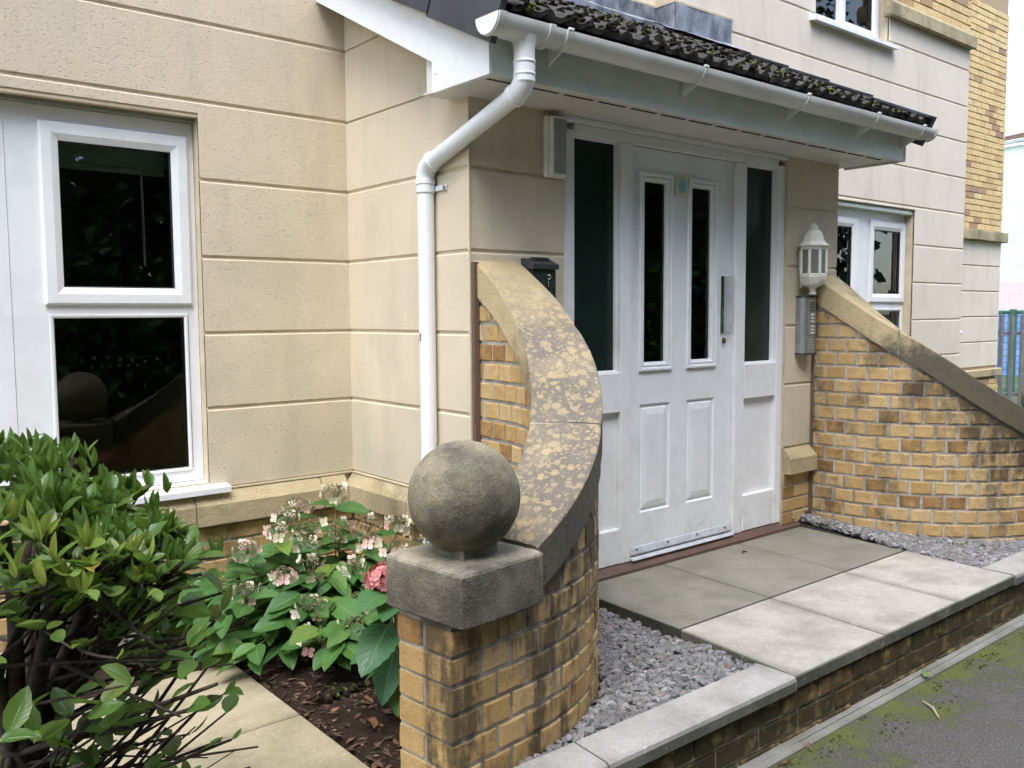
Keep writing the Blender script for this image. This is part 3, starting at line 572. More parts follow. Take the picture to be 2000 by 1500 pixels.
# --- entrance door leaf
yd = y0+.022; DX0, DX1 = .939, 1.7185
G1 = [(1.040, 1.206), (1.386, 1.552)]
g = G()
for a, b, c, d in cells(DX0, DX1, .052, 1.982, [(p, q, .978, 1.835) for p, q in G1] + [(p, q, .262, .784) for p, q in ((1.018, 1.237), (1.362, 1.581))]): g.box(a, b, yd, yd+.044, c, d)
door = g.obj('entrance_door', 'paint_white', bld)
for p, q in G1:
    ring(G(), p-.033, q+.033, .942, 1.872, .018, yd-.012, yd-.0005, .004).obj('glazing_moulding', 'upvc', door); ring(G(), p-.014, q+.014, .962, 1.851, .015, yd-.007, yd+.002, .004).obj('glazing_moulding', 'upvc', door)
    ring(G(), p, q, .977, 1.836, .006, yd+.001, yd+.016, .006).obj('glazing_bead', 'upvc', door)
    pane(door, p, q, .978, 1.835, yd+.018)
for p, q in ((1.018, 1.237), (1.362, 1.581)):
    g = G(); z0, z1 = .262, .784; rr = []
    for ins, dy in ((0, 0), (.006, .009), (.016, .010), (.022, .004), (.052, -.001)):
        rr.append([(p+ins, yd+dy, z0+ins), (q-ins, yd+dy, z0+ins), (q-ins, yd+dy, z1-ins), (p+ins, yd+dy, z1-ins)])
    g.loft(rr, False); o = len(g.v)-4; g.f.append((o, o+1, o+2, o+3)); g.obj('raised_panel', 'paint_white', door)
G().prism([(DX0+.004, yd-.001, .104), (DX0+.004, yd-.006, .100), (DX0+.004, yd-.018, .076), (DX0+.004, yd-.018, .070), (DX0+.004, yd-.001, .070)], (DX1-DX0-.008, 0, 0)).obj('weatherboard', 'aluminium', door)
for i in range(4): G().tube([(DX0+.05+i*.225, yd-.012, .0905), (DX0+.05+i*.225, yd-.016, .093)], .005, 8).obj('screw', 'brass_dark', door)
G().prism([(DX0-.001, -.004, .0475), (DX0-.001, -.004, .051), (DX0-.001, yd-.01, .063), (DX0-.001, yd+.03, .056), (DX0-.001, yd+.03, .0475)], (DX1-DX0+.002, 0, 0)).obj('threshold', 'aluminium', frame)
B('pull_plate', 'chrome', door, 1.622, 1.672, yd-.006, yd-.0015, 1.107, 1.403, .002); B('pull_grip', 'aluminium', door, 1.673, 1.684, yd-.028, yd-.002, 1.107, 1.403, .002)
G().lathe([(.0, 0), (.011, .001), (.011, .012), (.008, .016), (.0, .017)], 14).obj('lock_cylinder', 'brass_dark', door).matrix_basis = Matrix.Translation((1.645, yd-.001, 1.073)) @ Matrix.Rotation(R_(90), 4, 'X') @ Matrix.Diagonal((.8, 1.5, 1, 1))
st = B('notice_sticker', 'sticker_yellow', door, 1.258, 1.338, yd-.0165, yd-.0005, 1.783, 1.875)
g = G(); g.loft([[(1.298+.027*math.cos(a*math.pi/14), yd-.0185, 1.829+.037*math.sin(a*math.pi/14)) for a in range(28)], [(1.298+.027*math.cos(a*math.pi/14), yd-.0168, 1.829+.037*math.sin(a*math.pi/14)) for a in range(28)]]); g.obj('sticker_disc', 'sticker_teal', door)
G().prism([(.50, -.013, -.05), (.50, -.013, .012), (.50, .012, .044), (.50, .09, .044), (.50, .09, -.05)], (1.83, 0, 0)).obj('door_sill', 'brown_sill', bld)

# --- porch roof
TH = math.atan(.508); EY, EZ = -.385, 2.262; V_ = Vector((0, math.cos(TH), math.sin(TH))); N_ = Vector((0, -math.sin(TH), math.cos(TH)))
def rp(x, a, n): return Vector((x, EY, EZ)) + V_*a + N_*n
roof = G().loft([[rp(-.12, -.0, -.06), rp(PW+.16, -.0, -.06), rp(PW+.16, -.0, -.035), rp(-.12, -.0, -.035)], [rp(-.12, 1.48, -.06), rp(PW+.16, 1.48, -.06), rp(PW+.16, 1.48, -.035), rp(-.12, 1.48, -.035)]]).obj('porch_roof', 'black_plastic', bld)
def tile_mesh():
    g = G(); nx = 24; W = .3; prof = []
    for i in range(nx+1):
        u = i/nx; ph = (u*3) % 1.0 if u < 1 else 1.0
        h = .020*max(0.0, math.sin(math.pi*min(1, max(0, (ph-.35)/.65))))**.8
        prof.append((u*W, h))
    top = [[(x, a, h + .010) for x, h in prof] for a in (0, .38)]; bot = [[(x, a, h-.010) for x, h in prof] for a in (0, .38)]
    o = len(g.v); n = nx+1
    g.v += top[0]+top[1]+bot[0]+bot[1]
    for i in range(nx): g.f += [(i, i+1, n+i+1, n+i), (2*n+i, 3*n+i, 3*n+i+1, 2*n+i+1), (i, 2*n+i, 2*n+i+1, i+1)]
    return g.mesh('roof_tile')
tm = tile_mesh(); tm.materials.append(MAT['roof_tile'])
Mroof = Matrix(((1, 0, 0, 0), (0, V_.y, N_.y, 0), (0, V_.z, N_.z, 0), (0, 0, 0, 1)))
for r in range(5):
    for c in range(10):
        x = -.115 + c*.2975 + (rng.uniform(-.003, .003))
        m = Matrix.Translation(rp(x, -.025 + r*.30 + rng.uniform(-.006, .006), .008 + rng.uniform(-.002, .002))) @ Mroof @ Matrix.Rotation(R_(-4.0), 4, 'X')
        link('roof_tile', tm, roof, m)
for r in range(5):                               # dark dry-verge units, both ends
    a0, a1 = .055 + r*.32 - (.10 if r == 0 else 0), .055 + (r+1)*.32 + .01
    for xa, xb, xc in ((-.185, -.160, -.085), (PW+.235, PW+.21, PW+.14)):
        g = G(); up = .006 - .004*0
        sec = lambda a, d: [rp(xa, a, .040+d), rp(xc, a, .040+d), rp(xc, a, .028+d), rp(xb, a, .028+d), rp(xb, a, -.125+d), rp(xa, a, -.125+d)]
        g.loft([sec(a0, .010), sec(a1, .0)]); g.obj('verge_tile', 'verge_tile', roof)
# moss lodged on the lower edge of every roll
g = G(); mr = random.Random(11)
for r in range(5):
    for c in range(30):
        x = -.115 + c*.0992 + .067
        if mr.random() < .10 or x > PW+.13: continue
        big = mr.random() < .35
        for q in range(mr.randint(5, 9)):
            p = rp(x + mr.gauss(0, .019), -.032 + r*.30 + abs(mr.gauss(0, .014 if not big else .035)), .030 + mr.uniform(-.016, .008)); s = mr.uniform(.006, .013); g.ico(p, s, mr, .3, (1.2, 1.1, .8))
    for q in range(10):
        p = rp(mr.uniform(-.05, PW+.1), -.02 + r*.3 + mr.uniform(-.02, .28), .012); g.ico(p, mr.uniform(.006, .014), mr, .3, (1.3, 1.2, .6))
ms = g.obj('moss', 'moss', roof, fix=False); ms['kind'] = 'stuff'
# eaves: fascia, soffit, box ends, barge boards
FY = -.31
fas = B('fascia', 'fascia_white', bld, -.139, PW+.165, FY, FY+.018, 2.056, 2.232, .002)
for i in range(5):
    for zz in (2.098, 2.128): 
        x = .42+i*.5 if i else .36
        G().lathe([(0, 0), (.006, .0005), (.006, .002), (0, .003)], 8).obj('screw_cap', 'fascia_white', fas).matrix_basis = Matrix.Translation((x, FY-.0002, zz-.0)) @ Matrix.Rotation(R_(90), 4, 'X')
sof = B('soffit', 'soffit_white', bld, -.14, PW+.11, FY+.02, .10, 2.058, 2.066)
g = G()
for k in range(15):
    x = -.10 + k*.187
    for j in range(14): g.box(x+j*.0115, x+j*.0115+.0055, FY+.052, FY+.068, 2.0560, 2.0583)
g.obj('vent_slots', 'shadow_gap', sof)['kind'] = 'stuff'
B('soffit_trim', 'soffit_white', bld, PW+.106, PW+.122, FY+.02, .03, 2.046, 2.067)
xv = -.142
barge = G().prism([(xv, .040, 2.056), (xv, FY-.002, 2.056), (xv, FY-.002, 2.172), (xv, .040, 2.172+.352*.508)], (.016, 0, 0)).obj('bargeboard', 'upvc', bld)
G().prism([(xv+.001, .0395+.001, 2.172), (xv+.001, 1.10, 2.172+1.06*.508), (xv+.001, 1.10, 2.172+1.06*.508+.179), (xv+.001, .0405, 2.3505)], (.014, 0, 0)).obj('bargeboard', 'upvc', bld)
G().lathe([(0, 0), (.006, .0005), (.006, .002), (0, .003)], 8).obj('screw_cap', 'gutter_white', barge).matrix_basis = Matrix.Translation((xv-.0005, .015, 2.125)) @ Matrix.Rotation(R_(-90), 4, 'Y')
G().prism([(xv+.0165, .10, 2.067), (xv+.0165, FY+.02, 2.067), (xv+.0165, FY+.02, 2.21), (xv+.0165, .10, 2.30)], (.13, 0, 0)).obj('eaves_box', 'soffit_white', bld)
G().prism([(PW+.148, .0, 2.056), (PW+.148, FY-.002, 2.056), (PW+.148, FY-.002, 2.20), (PW+.148, YL, 2.80), (PW+.148, YL, 2.65), (PW+.148, .0, 2.165)], (.016, 0, 0)).obj('bargeboard', 'fascia_white', bld)
B('porch_gable_fill', 'reveal', bld, PW-.1, PW+.1, .05, YL, 2.07, 2.2)
# lead flashing up the wall and over the top tiles
def lead(pts, nu, nv, f, name='lead_flashing'):
    g = G(); rg = random.Random(3)
    for j in range(nv+1):
        for i in range(nu+1): g.v.append(f(i/nu, j/nv))
    for j in range(nv):
        for i in range(nu): o = j*(nu+1)+i; g.f.append((o, o+1, o+nu+2, o+nu+1))
    return g.obj(name, 'lead', bld, smooth=True)
def wob(p, k=.006): return Vector(p) + Vector((0, -abs(mnoise.noise(Vector(p)*6.0))*k*2, mnoise.noise(Vector(p)*9.0)*k*.5))
lead(None, 40, 8, lambda u, v: wob((2.338+u*.575, YL-.008, 2.90 + v*.258)))
lead(None, 60, 8, lambda u, v: wob((-.05+u*2.39, YREC-.012, 2.92 + v*.24)))
lead(None, 10, 8, lambda u, v: wob((2.332, YL-.008+u*(YREC-YL), 2.90 + v*.258), .003))
lead(None, 70, 4, lambda u, v: wob(rp(-.02+u*2.86, 1.36+v*.26, .050), .012))
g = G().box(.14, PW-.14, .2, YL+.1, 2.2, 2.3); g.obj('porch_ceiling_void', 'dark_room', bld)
# ================================================================== GROUND AND PAVING
def sheet(x0, x1, y0, y1, z, nx=1, ny=1, amp=0.0, f=3.0, seed=0.0):
    g = G()
    for j in range(ny+1):
        for i in range(nx+1):
            x = x0+(x1-x0)*i/nx; y = y0+(y1-y0)*j/ny; g.v.append((x, y, z + (amp*mnoise.fractal(Vector((x*f, y*f, seed)), 1.0, 2.0, 4) if amp else 0) - (.075*min(1, max(0, (-.872-x)/.03)) if seed == 2.0 else 0)))
    for j in range(ny):
        for i in range(nx): o = j*(nx+1)+i; g.f.append((o, o+1, o+nx+2, o+nx+1))
    return g
struct(sheet(-400, 400, -400, 400, -.262).obj('ground', 'grass_ground'), 'rough ground reaching to the horizon')
struct(sheet(-14, 14, -5.2, -1.215, -.235, 90, 30, .004, 1.2).obj('road', 'asphalt'), 'grey asphalt path with moss along its edge')
g = G(); xx = -3.2
er = random.Random(8)
strip = struct(G().box(-3.2, 7.0, -1.2, -1.16, -.26, -.224).obj('edging_strip', 'edging'), 'narrow concrete edging between kerb wall and asphalt')
xx = -3.2
while xx < 7:
    G().box(xx+.002, xx+.913, -1.232, -1.1995, -.26, -.221+er.uniform(-.002, .002), .006).obj('edging_stone', 'edging', strip); xx += .915
soil = struct(sheet(-2.9, .02, -1.03, .955, -.062, 120, 90, .030, 4.0, 2.0).obj('soil', 'soil', smooth=True), 'dark soil of the planting bed')
# sandy path slabs at the left, below the shrub
path = struct(sheet(-2.9, -.905, -1.03, .80, -.078).obj('path', 'soil'), 'pale sandstone paved path beside the planting bed')
pr = random.Random(4)
for i in range(4):
    for j in range(4):
        x1 = -.895 - i*.607; yb = -.268 + (j-1)*.607 - .607
        if i == 0 and j == 2: yb_top = .26
        t = min(yb+.600, .93 if i else .285)
        if t-yb > .08: G().box(x1-.600, x1, yb, t, -.10, -.047+pr.uniform(-.003, .003), .006).obj('paving_slab', 'slab_sand', path)
# entrance paving: two rows of slabs
pav = struct(G().prism([(.56, -.010, -.06), (2.31, -.010, -.06), (2.22, -1.16, -.06), (.47, -1.16, -.06)], (0, 0, -.18)).obj('entrance_paving', 'gravel_base'), 'raised slab paving in front of the entrance door')
XB_ = [(.540, .508, .455), (1.137, 1.097, 1.051), (1.736, 1.690, 1.648), (2.321, 2.274, 2.231)]
def slab(q, z0, z1, mat, c=.005, gap=.0022, nm='paving_slab'):
    cx = sum(p[0] for p in q)/4; cy = sum(p[1] for p in q)/4
    def ins(d): return [(x + (d if x < cx else -d), y + (d if y < cy else -d)) for x, y in q]
    a, b = ins(gap), ins(gap+c)
    return G().loft([[(x, y, z0) for x, y in a], [(x, y, z1-c) for x, y in a], [(x, y, z1-c*.3) for x, y in ins(gap+c*.35)], [(x, y, z1) for x, y in b]]).obj(nm, mat, pav)
for i in range(3):
    a, b = XB_[i], XB_[i+1]
    slab([(a[1], -.648), (b[1], -.648), (b[0], -.014), (a[0], -.014)], -.05, pr.uniform(-.001, .001), 'slab_grey', .004, .0026)
    slab([(a[2], -1.190), (b[2], -1.190), (b[1], -.649), (a[1], -.649)], -.046, pr.uniform(-.0015, .0015), 'slab_pale', .008, .0026)

# ================================================================== KERB WALL
kerb = thing('kerb_wall', 'low mossy brick kerb wall with pale concrete coping along the asphalt', 'kerb wall', loc=(1, -1.17, -.25))
B('mortar_bed', 'mortar', kerb, -3.2, 7.0, -1.165, -1.06, -.3, -.047)
kr = random.Random(21)
for k in range(3):
    x = -3.2 + (.1125 if k % 2 else 0)
    while x < 6.9:
        z = -.127 - k*.075; G().box(x, x+.215, -1.172-kr.uniform(0, .004), -1.07, z, z+.065, .005, .0015, kr).obj('brick', 'brick_mossy', kerb); x += .225
def cop(x0, x1, skew0=0., skew1=0., mat='coping_concrete'):
    y0, y1 = -1.198, -1.037; r = .014
    sec = [(y1, -.046), (y1, -.006), (y1-.006, 0.0), (y0+r, .001), (y0+r*.4, -.004), (y0, -r), (y0, -.046)]
    n = 10; rings = []
    for i in range(n+1):
        x = x0+(x1-x0)*i/n; rings.append([(x + (skew0*(1-i/n)+skew1*i/n)*((y-y1)/(y0-y1)), y + .0012*mnoise.noise(Vector((x*14, y*9, 0))), z + .0014*mnoise.noise(Vector((x*11, y*20, 3)))) for y, z in sec])
    return G().loft(rings).obj('coping_stone', mat, kerb)
cop(-.425, .452, -.015, -.002); cop(-1.30, -.430, 0, -.015); cop(-2.2, -1.305); cop(-3.1, -2.205)
cop(2.236, 3.13, -.004); cop(3.135, 4.03); cop(4.035, 4.93); cop(4.935, 5.83)

# ================================================================== CURVED GARDEN WALLS
WR_, L0, AA, CX, CY, TAIL, TW = .91, .09, R_(83), -.664, -.09, .290, .215
SARC = L0 + WR_*AA; STOT = SARC + TAIL
TOP = [(0, 1.43), (L0, 1.368)] + [(L0 + WR_*R_(a), z) for a, z in ((6.6, 1.300), (9.6, 1.270), (16, 1.198), (25, 1.110), (32, 1.042), (39.5, .963), (48, .870), (56.6, .784), (66, .703), (72, .652), (80, .588), (84, .560))]
CTH = .135; SCAP = SARC - .022
def wpos(s, t, mir=False):
    if s < L0: p = Vector((CX+WR_, -s)); n = Vector((-1, 0))
    elif s < SARC:
        a = (s-L0)/WR_; p = Vector((CX+WR_*math.cos(a), CY-WR_*math.sin(a))); n = Vector((-math.cos(a), math.sin(a)))
    else:
        p = Vector((CX+WR_*math.cos(AA), CY-WR_*math.sin(AA))) + Vector((-math.sin(AA), -math.cos(AA)))*(s-SARC); n = Vector((-math.cos(AA), math.sin(AA)))
    q = p + n*t
    return (PW - q.x if mir else q.x), q.y
def clip(poly, s0, s1, z0, z1):      # keep the part below the line (s0,z0)-(s1,z1)
    out = []; f = lambda p: (z0 + (z1-z0)*(p[0]-s0)/(s1-s0)) - p[1]
    for i, p in enumerate(poly):
        q = poly[(i+1) % len(poly)]; a, b = f(p), f(q)
        if a >= 0: out.append(p)
        if (a > 0) != (b > 0) and a != b: k = a/(a-b); out.append((p[0]+(q[0]-p[0])*k, p[1]+(q[1]-p[1])*k))
    return out
def brick_prism(parent, mat, poly, t0, t1, mir, rg, c=.004):
    """a brick laid through the wall: outline in (s,z), from face t0 to face t1, worn edges"""
    pts = []
    for i, p in enumerate(poly):
        q = poly[(i+1) % len(poly)]; L = math.hypot(q[0]-p[0], q[1]-p[1]); m = max(1, int(L/.03))
        for k in range(m): pts.append((p[0]+(q[0]-p[0])*k/m, p[1]+(q[1]-p[1])*k/m))
    cs = sum(p[0] for p in pts)/len(pts); cz = sum(p[1] for p in pts)/len(pts); rings = []
    for t, ins in ((t0, c*1.5), (t0+.0025, c*.35), (t0+.010, 0), (t1-.010, 0), (t1-.0025, c*.35), (t1, c*1.5)):
        r = []
        for s, z in pts:
            dx, dz = cs-s, cz-z; L = math.hypot(dx, dz) or 1; k = ins + rg.uniform(-.0011, .0011); x, y = wpos(s+dx/L*k, t + rg.uniform(-.0006, .0006), mir); r.append((x, y, z+dz/L*k))
        rings.append(r)
    return G().loft(rings).obj('brick', mat, parent)
def garden_wall(mir, label, mat, copmat, joints, z_off, zmin):
    rg = random.Random(31 if mir else 30); mor = 'mortar_right' if mir else 'mortar_left'
    wall = thing('garden_wall', label, 'garden wall', 'curved garden walls flanking the entrance', loc=(*wpos(SARC*.5, .1, mir), -.06))
    ztop = lambda s: lerp(TOP, s)
    zb = lambda s: (ztop(s)-CTH) if s < SCAP else .432
    # mortar body
    n = 60; rings = []
    for i in range(n+1):
        s = min(STOT-.004, .002 + (STOT-.004)*i/n); h = zb(s)-.002 if not (SCAP-.03 < s < SCAP) else min(zb(s), .43)-.002
        a, b = wpos(s, .0055, mir), wpos(s, TW-.0055, mir); rings.append([(*a, -.26), (*b, -.26), (*b, h), (*a, h)])
    G().loft(rings).obj('mortar_core', mor, wall)
    pitch = .1150
    k = int(math.floor((zmin-z_off)/.076))
    while z_off + k*.076 < 1.34:
        z0, z1 = z_off + k*.076 + .0120, z_off + (k+1)*.076
        end = []
        if k % 2: end = [(STOT-.1025, STOT, 0, TW)]; lim = STOT-.1135; s = lim
        else: end = [(STOT-.160, STOT, 0, .1025), (STOT-.160, STOT, .1125, TW)]; lim = STOT-.171; s = lim
        items = end[:]
        while s > .012:
            a = max(.003, s-.1020)
            if s-a > .018: items.append((a, s, 0, TW))
            s -= pitch
        for a, b, t0, t1 in items:
            poly = [(a, z0), (b, z0), (b, z1), (a, z1)]
            if a < SCAP: poly = clip(poly, a, b, ztop(a)-CTH-.007, ztop(b)-CTH-.007)
            else: poly = clip(poly, a, b, .427, .427)
            if len(poly) < 3: continue
            if max(p[1] for p in poly)-min(p[1] for p in poly) < .014 or max(p[0] for p in poly)-min(p[0] for p in poly) < .018: continue
            d = rg.uniform(-.002, .0015); o0 = 0.0 + d if t0 == 0 else t0; o1 = TW - d if t1 == TW else t1
            brick_prism(wall, mat, poly, o0, o1, mir, rg)
        k += 1
    # coping stones, each curved and falling
    js = [0.0, *joints, SCAP]
    for a, b in zip(js, js[1:]):
        a2, b2 = a+.0035 if a else .001, b-.0035; n = 14; rings = []
        for i in range(n+1):
            s = a2 + (b2-a2)*i/n; zt = ztop(s); e = .0; w0, w1 = -.012, TW+.012; c = .007; sec = [(w0, zt-CTH), (w0, zt-c), (w0+c*.4, zt-c*.35), (w0+c, zt), (TW*.33, zt+.002), (TW*.66, zt+.002), (w1-c, zt), (w1-c*.4, zt-c*.35), (w1, zt-c), (w1, zt-CTH)]
            end = .003 if i in (0, n) else 0
            rings.append([(*wpos(s, t + .0011*mnoise.noise(Vector((s*26, t*30, z*20))) + (end if t < TW/2 else -end), mir), z - end*.6 + .0016*mnoise.noise(Vector((s*22, t*30, 1)))) for t, z in sec])
        G().loft(rings).obj('coping_stone', copmat, wall)
    for j in joints:
        rings = []
        for s in (j-.006, j+.006):
            zt = ztop(s)-.004; rings.append([(*wpos(s, -.008, mir), zt-CTH+.01), (*wpos(s, -.008, mir), zt), (*wpos(s, TW+.008, mir), zt), (*wpos(s, TW+.008, mir), zt-CTH+.01)])
        G().loft(rings).obj('mortar_joint', mor, wall)
    # bedding mortar under the coping
    rings = []
    for i in range(41):
        s = .004 + (SCAP-.01)*i/40; z = ztop(s)-CTH; rings.append([(*wpos(s, -.001, mir), z-.008), (*wpos(s, -.001, mir), z-.0005), (*wpos(s, TW+.001, mir), z-.0005), (*wpos(s, TW+.001, mir), z-.008)])
    G().loft(rings).obj('mortar_bed', mor, wall)
    # pier cap with a ball on a square foot
    cxp = (-.712, -.914); an = R_(7)
    if mir: cxp = (PW+.712, -.914); an = -an
    M = Matrix.Translation((cxp[0], cxp[1], 0)) @ Matrix.Rotation(an, 4, 'Z')
    rg2 = random.Random(2); g = G(); h = .156; c = .011
    prof = [(h-.004, .4325), (h, .437), (h, .565), (h-c*.3, .572), (h-c, .5755)]
    rings = []
    for w, z in prof:
        r = []
        for ax, ay, bx, by in ((-1, -1, 1, -1), (1, -1, 1, 1), (1, 1, -1, 1), (-1, 1, -1, -1)):
            for q in range(10):
                f = q/10; x, y = ax+(bx-ax)*f, ay+(by-ay)*f
                if q == 0: x, y = x*.965, y*.965
                e = w + .0022*mnoise.noise(Vector((x*4, y*4, z*26))); r.append((x*e, y*e, z + (.0022*mnoise.noise(Vector((x*6, y*6, 7))) if z > .55 else 0)))
        rings.append(r)
    g.loft(rings); cap = g.obj('pier_cap', 'cap_stone', wall); cap.matrix_basis = M
    g = G(); g.loft([[(x*.062, y*.062, z) for x, y in ((-1, -1), (1, -1), (1, 1), (-1, 1))] for z in (.570, .612)]); b = g.obj('ball_foot', 'cap_stone', wall); b.matrix_basis = M
    g = G(); nseg, nr = 56, 36; rings = []
    for i in range(1, nr):
        th = math.pi*i/nr; r = []
        for k2 in range(nseg):
            ph = 2*math.pi*k2/nseg; d = Vector((math.sin(th)*math.cos(ph), math.sin(th)*math.sin(ph), -math.cos(th))); r.append(d*(.1512 + .0016*mnoise.noise(d*9) + .0011*mnoise.noise(d*31)) + Vector((0, 0, .7275)))
        rings.append(r)
    g.loft(rings); b = g.obj('ball_finial', 'ball_stone', wall, smooth=True); b.matrix_basis = M
    return wall
garden_wall(False, 'curved yellow brick wall with a lichened coping and stone ball beside the pink flowers', 'brick_left', 'coping_lichen', (.39, .868), .033, -.12)
garden_wall(True, 'curved yellow brick wall with a sooty sloping coping below the white lantern', 'brick_right', 'coping_plain', (.48, .985), .0, -.08)

# ================================================================== GRAVEL BEDS
def in_wall(x, y, mir):
    X = PW-x if mir else x
    if X > CX and y < CY: return math.hypot(X-CX, y-CY) < WR_+.012
    if y >= CY: return X < CX+WR_+.012
    return y > CY-WR_-.04
def gravel(mir, xr, yr_, zf, n, seed, label):
    rg = random.Random(seed); g = G(); k = 0
    while k < n:
        x, y = rg.uniform(*xr), rg.uniform(*yr_)
        if in_wall(x, y, mir): continue
        e = .505 + (y+.648)*.06 if not mir else 2.27 + (y+.648)*.075
        if (not mir and x > e-.006) or (mir and x < e+.003 and y < -.012): continue
        s = rg.choice((.008, .010, .0115, .013, .0145, .0115))*rg.uniform(.85, 1.2); g.ico((x, y, zf(x, y)+rg.uniform(-.010, .012)), s, rg, .45, (rg.uniform(.9, 1.4), rg.uniform(.8, 1.2), rg.uniform(.55, .9))); k += 1
    o = g.obj('gravel', 'gravel', fix=False); tag(o, label, 'gravel', kind='stuff'); return o
zl = lambda x, y: -.050 + .020*min(1, max(0, (-y-.55)/.45)) + .008*mnoise.noise(Vector((x*5, y*5, 0)))
gravel(False, (-.62, .55), (-1.036, -.02), zl, 4000, 1, 'grey slate chippings between the ball-topped wall and the paving')
zr = lambda x, y: .046 - .062*min(1, max(0, -y/.95)) - .008*min(1, max(0, (x-2.3)*2)) + .006*mnoise.noise(Vector((x*5, y*5, 0)))
gravel(True, (2.20, 3.6), (-1.036, -.01), zr, 4600, 2, 'grey slate chippings below the sloping wall at the intercom side')
struct(G().prism([(.246, -.002, -.075), (.53, -.002, -.075), (.44, -1.036, -.060), (-.75, -1.036, -.060), (-.3, -.9, -.065), (.1, -.55, -.07)], (0, 0, -.1)).obj('gravel_bed', 'gravel_base'), 'dark base under the chippings by the ball-topped wall')
struct(G().prism([(2.32, -.002, .018), (2.45, -.002, .018), (2.7, -.75, -.02), (3.2, -.99, -.03), (3.6, -1.036, -.036), (2.24, -1.036, -.036)], (0, 0, -.15)).obj('gravel_bed', 'gravel_base'), 'dark base under the chippings by the intercom wall')
# ================================================================== GUTTER AND DOWNPIPE
GY, GZ, GR = -.378, 2.226, .057
gut = thing('rain_gutter', 'white half-round plastic gutter along the porch eaves', 'gutter', loc=(1.3, GY, GZ))
def half(g, x0, x1, r, th=.003, n=14, lip=True, dz=0.0):
    def sec(x):
        o = [(x, GY-r*math.cos(math.pi*i/n), GZ+dz-r*math.sin(math.pi*i/n)) for i in range(n+1)]; q = r-th
        i_ = [(x, GY-q*math.cos(math.pi*i/n), GZ+dz-q*math.sin(math.pi*i/n)) for i in range(n, -1, -1)]; return o+i_
    return g.loft([sec(x0), sec(x1)])
half(G(), -.12, PW+.275, GR).obj('gutter_trough', 'gutter_white', gut, auto=40)
half(G(), -.195, .055, GR+.0075, .0072, dz=.001).obj('running_outlet', 'gutter_white', gut, auto=40)
for a, b, e in ((-.197, -.165, .011), (.030, .056, .0115), (.118, .122, .0065)): half(G(), a, b, GR+e, .004, dz=.002).obj('outlet_collar', 'gutter_white', gut, auto=40)
g = G(); n = 14; g.loft([[(x, GY-(GR+.006)*math.cos(math.pi*i/n), GZ+.001-(GR+.006)*math.sin(math.pi*i/n)) for i in range(n+1)] for x in (-.203, -.1965)]); g.obj('end_cap', 'upvc', gut)
half(G(), PW+.262, PW+.276, GR+.0045, .004, dz=.001).obj('end_socket', 'gutter_white', gut, auto=40)
for x in (.135, .90, 1.66, 2.30, 2.79):
    g = G(); half(g, x-.009, x+.009, GR+.0055, .003, dz=.0015)
    g.box(x-.012, x+.012, GY-GR-.008, GY-GR+.004, GZ-.002, GZ+.008, .002); g.prism([(x-.003, GY-.030, GZ-.052), (x-.003, FY-.003, GZ-.100), (x-.003, FY-.003, GZ-.02), (x-.003, GY+.05, GZ-.02)], (.006, 0, 0)); g.box(x-.016, x+.016, FY-.004, FY-.0005, GZ-.105, GZ-.01)
    g.obj('bracket', 'gutter_white', gut)
PX = -.036; r = .0345
dp = thing('downpipe', 'white round downpipe with two bends on the porch side wall', 'downpipe', loc=(PX, .25, -.05))
G().lathe([(.050, 2.182), (.043, 2.165), (r+.003, 2.142), (r+.003, 2.100), (r+.003, 2.06), (r+.001, 2.06)], 20, (PX, GY, 0)).obj('outlet_spout', 'pipe_white', dp, auto=40)
for z in (2.098, 2.056): G().lathe([(r+.0035, z-.006), (r+.0065, z-.003), (r+.0065, z+.003), (r+.0035, z+.006)], 20, (PX, GY, 0)).obj('collar_ring', 'pipe_white', dp, smooth=True)
p1, p2 = Vector((PX, GY, 2.010)), Vector((PX, .250, 1.815)); dd = (p2-p1).normalized()
def bend(a, b, d0, d1, R=.055, rad=.0385):   # a smooth elbow around corner c
    pts = []; c = a
    s, e = c - d0*R, c + d1*R
    for i in range(9): t = i/8; pts.append((1-t)**2*s + 2*t*(1-t)*c + t*t*e)
    return G().tube(pts, rad, 20)
bend(p1, None, Vector((0, 0, -1)), dd).obj('elbow', 'pipe_white', dp, auto=50)
G().lathe([(r+.004, 0), (r+.004, .06)], 20, (PX, GY, 2.03)).obj('elbow_socket', 'pipe_white', dp, auto=40)
G().tube([p1+dd*.03, p2-dd*.03], r, 20).obj('pipe', 'pipe_white', dp, auto=50)
for c_, d_ in ((p1+dd*.057, dd), (p2-dd*.057, dd), (p2+Vector((0, 0, -.060)), Vector((0, 0, -1)))):
    G().tube([c_-d_*.011, c_-d_*.009, c_+d_*.009, c_+d_*.011], [.0385, .0412, .0412, .0385], 20).obj('collar_ring', 'pipe_white', dp, auto=40); G().tube([c_+d_*.0112, c_+d_*.0128], .0362, 20).obj('rubber_seal', 'intercom_dark', dp)
bend(p2, None, dd, Vector((0, 0, -1))).obj('elbow', 'pipe_white', dp, auto=50)
G().tube([p2+Vector((0, 0, -.03)), (PX, .25, .9), (PX, .25, -.08)], r, 24).obj('pipe', 'pipe_white', dp, auto=50)
g = G(); g.lathe([(r+.0012, 1.712), (r+.0045, 1.712), (r+.0045, 1.742), (r+.0012, 1.742)], 20, (PX, .25, 0)); g.box(-.010, -.001, .250-.105, .250+.105, 1.716, 1.738, .003); g.obj('pipe_clip', 'pipe_white', dp, auto=40)
for yy in (.155, .345): G().lathe([(0, .0), (.009, .0), (.009, .003), (.004, .005), (0, .004)], 10).obj('screw', 'galvanised', dp).matrix_basis = Matrix.Translation((-.0098, yy, 1.727)) @ Matrix.Rotation(R_(-90), 4, 'Y')
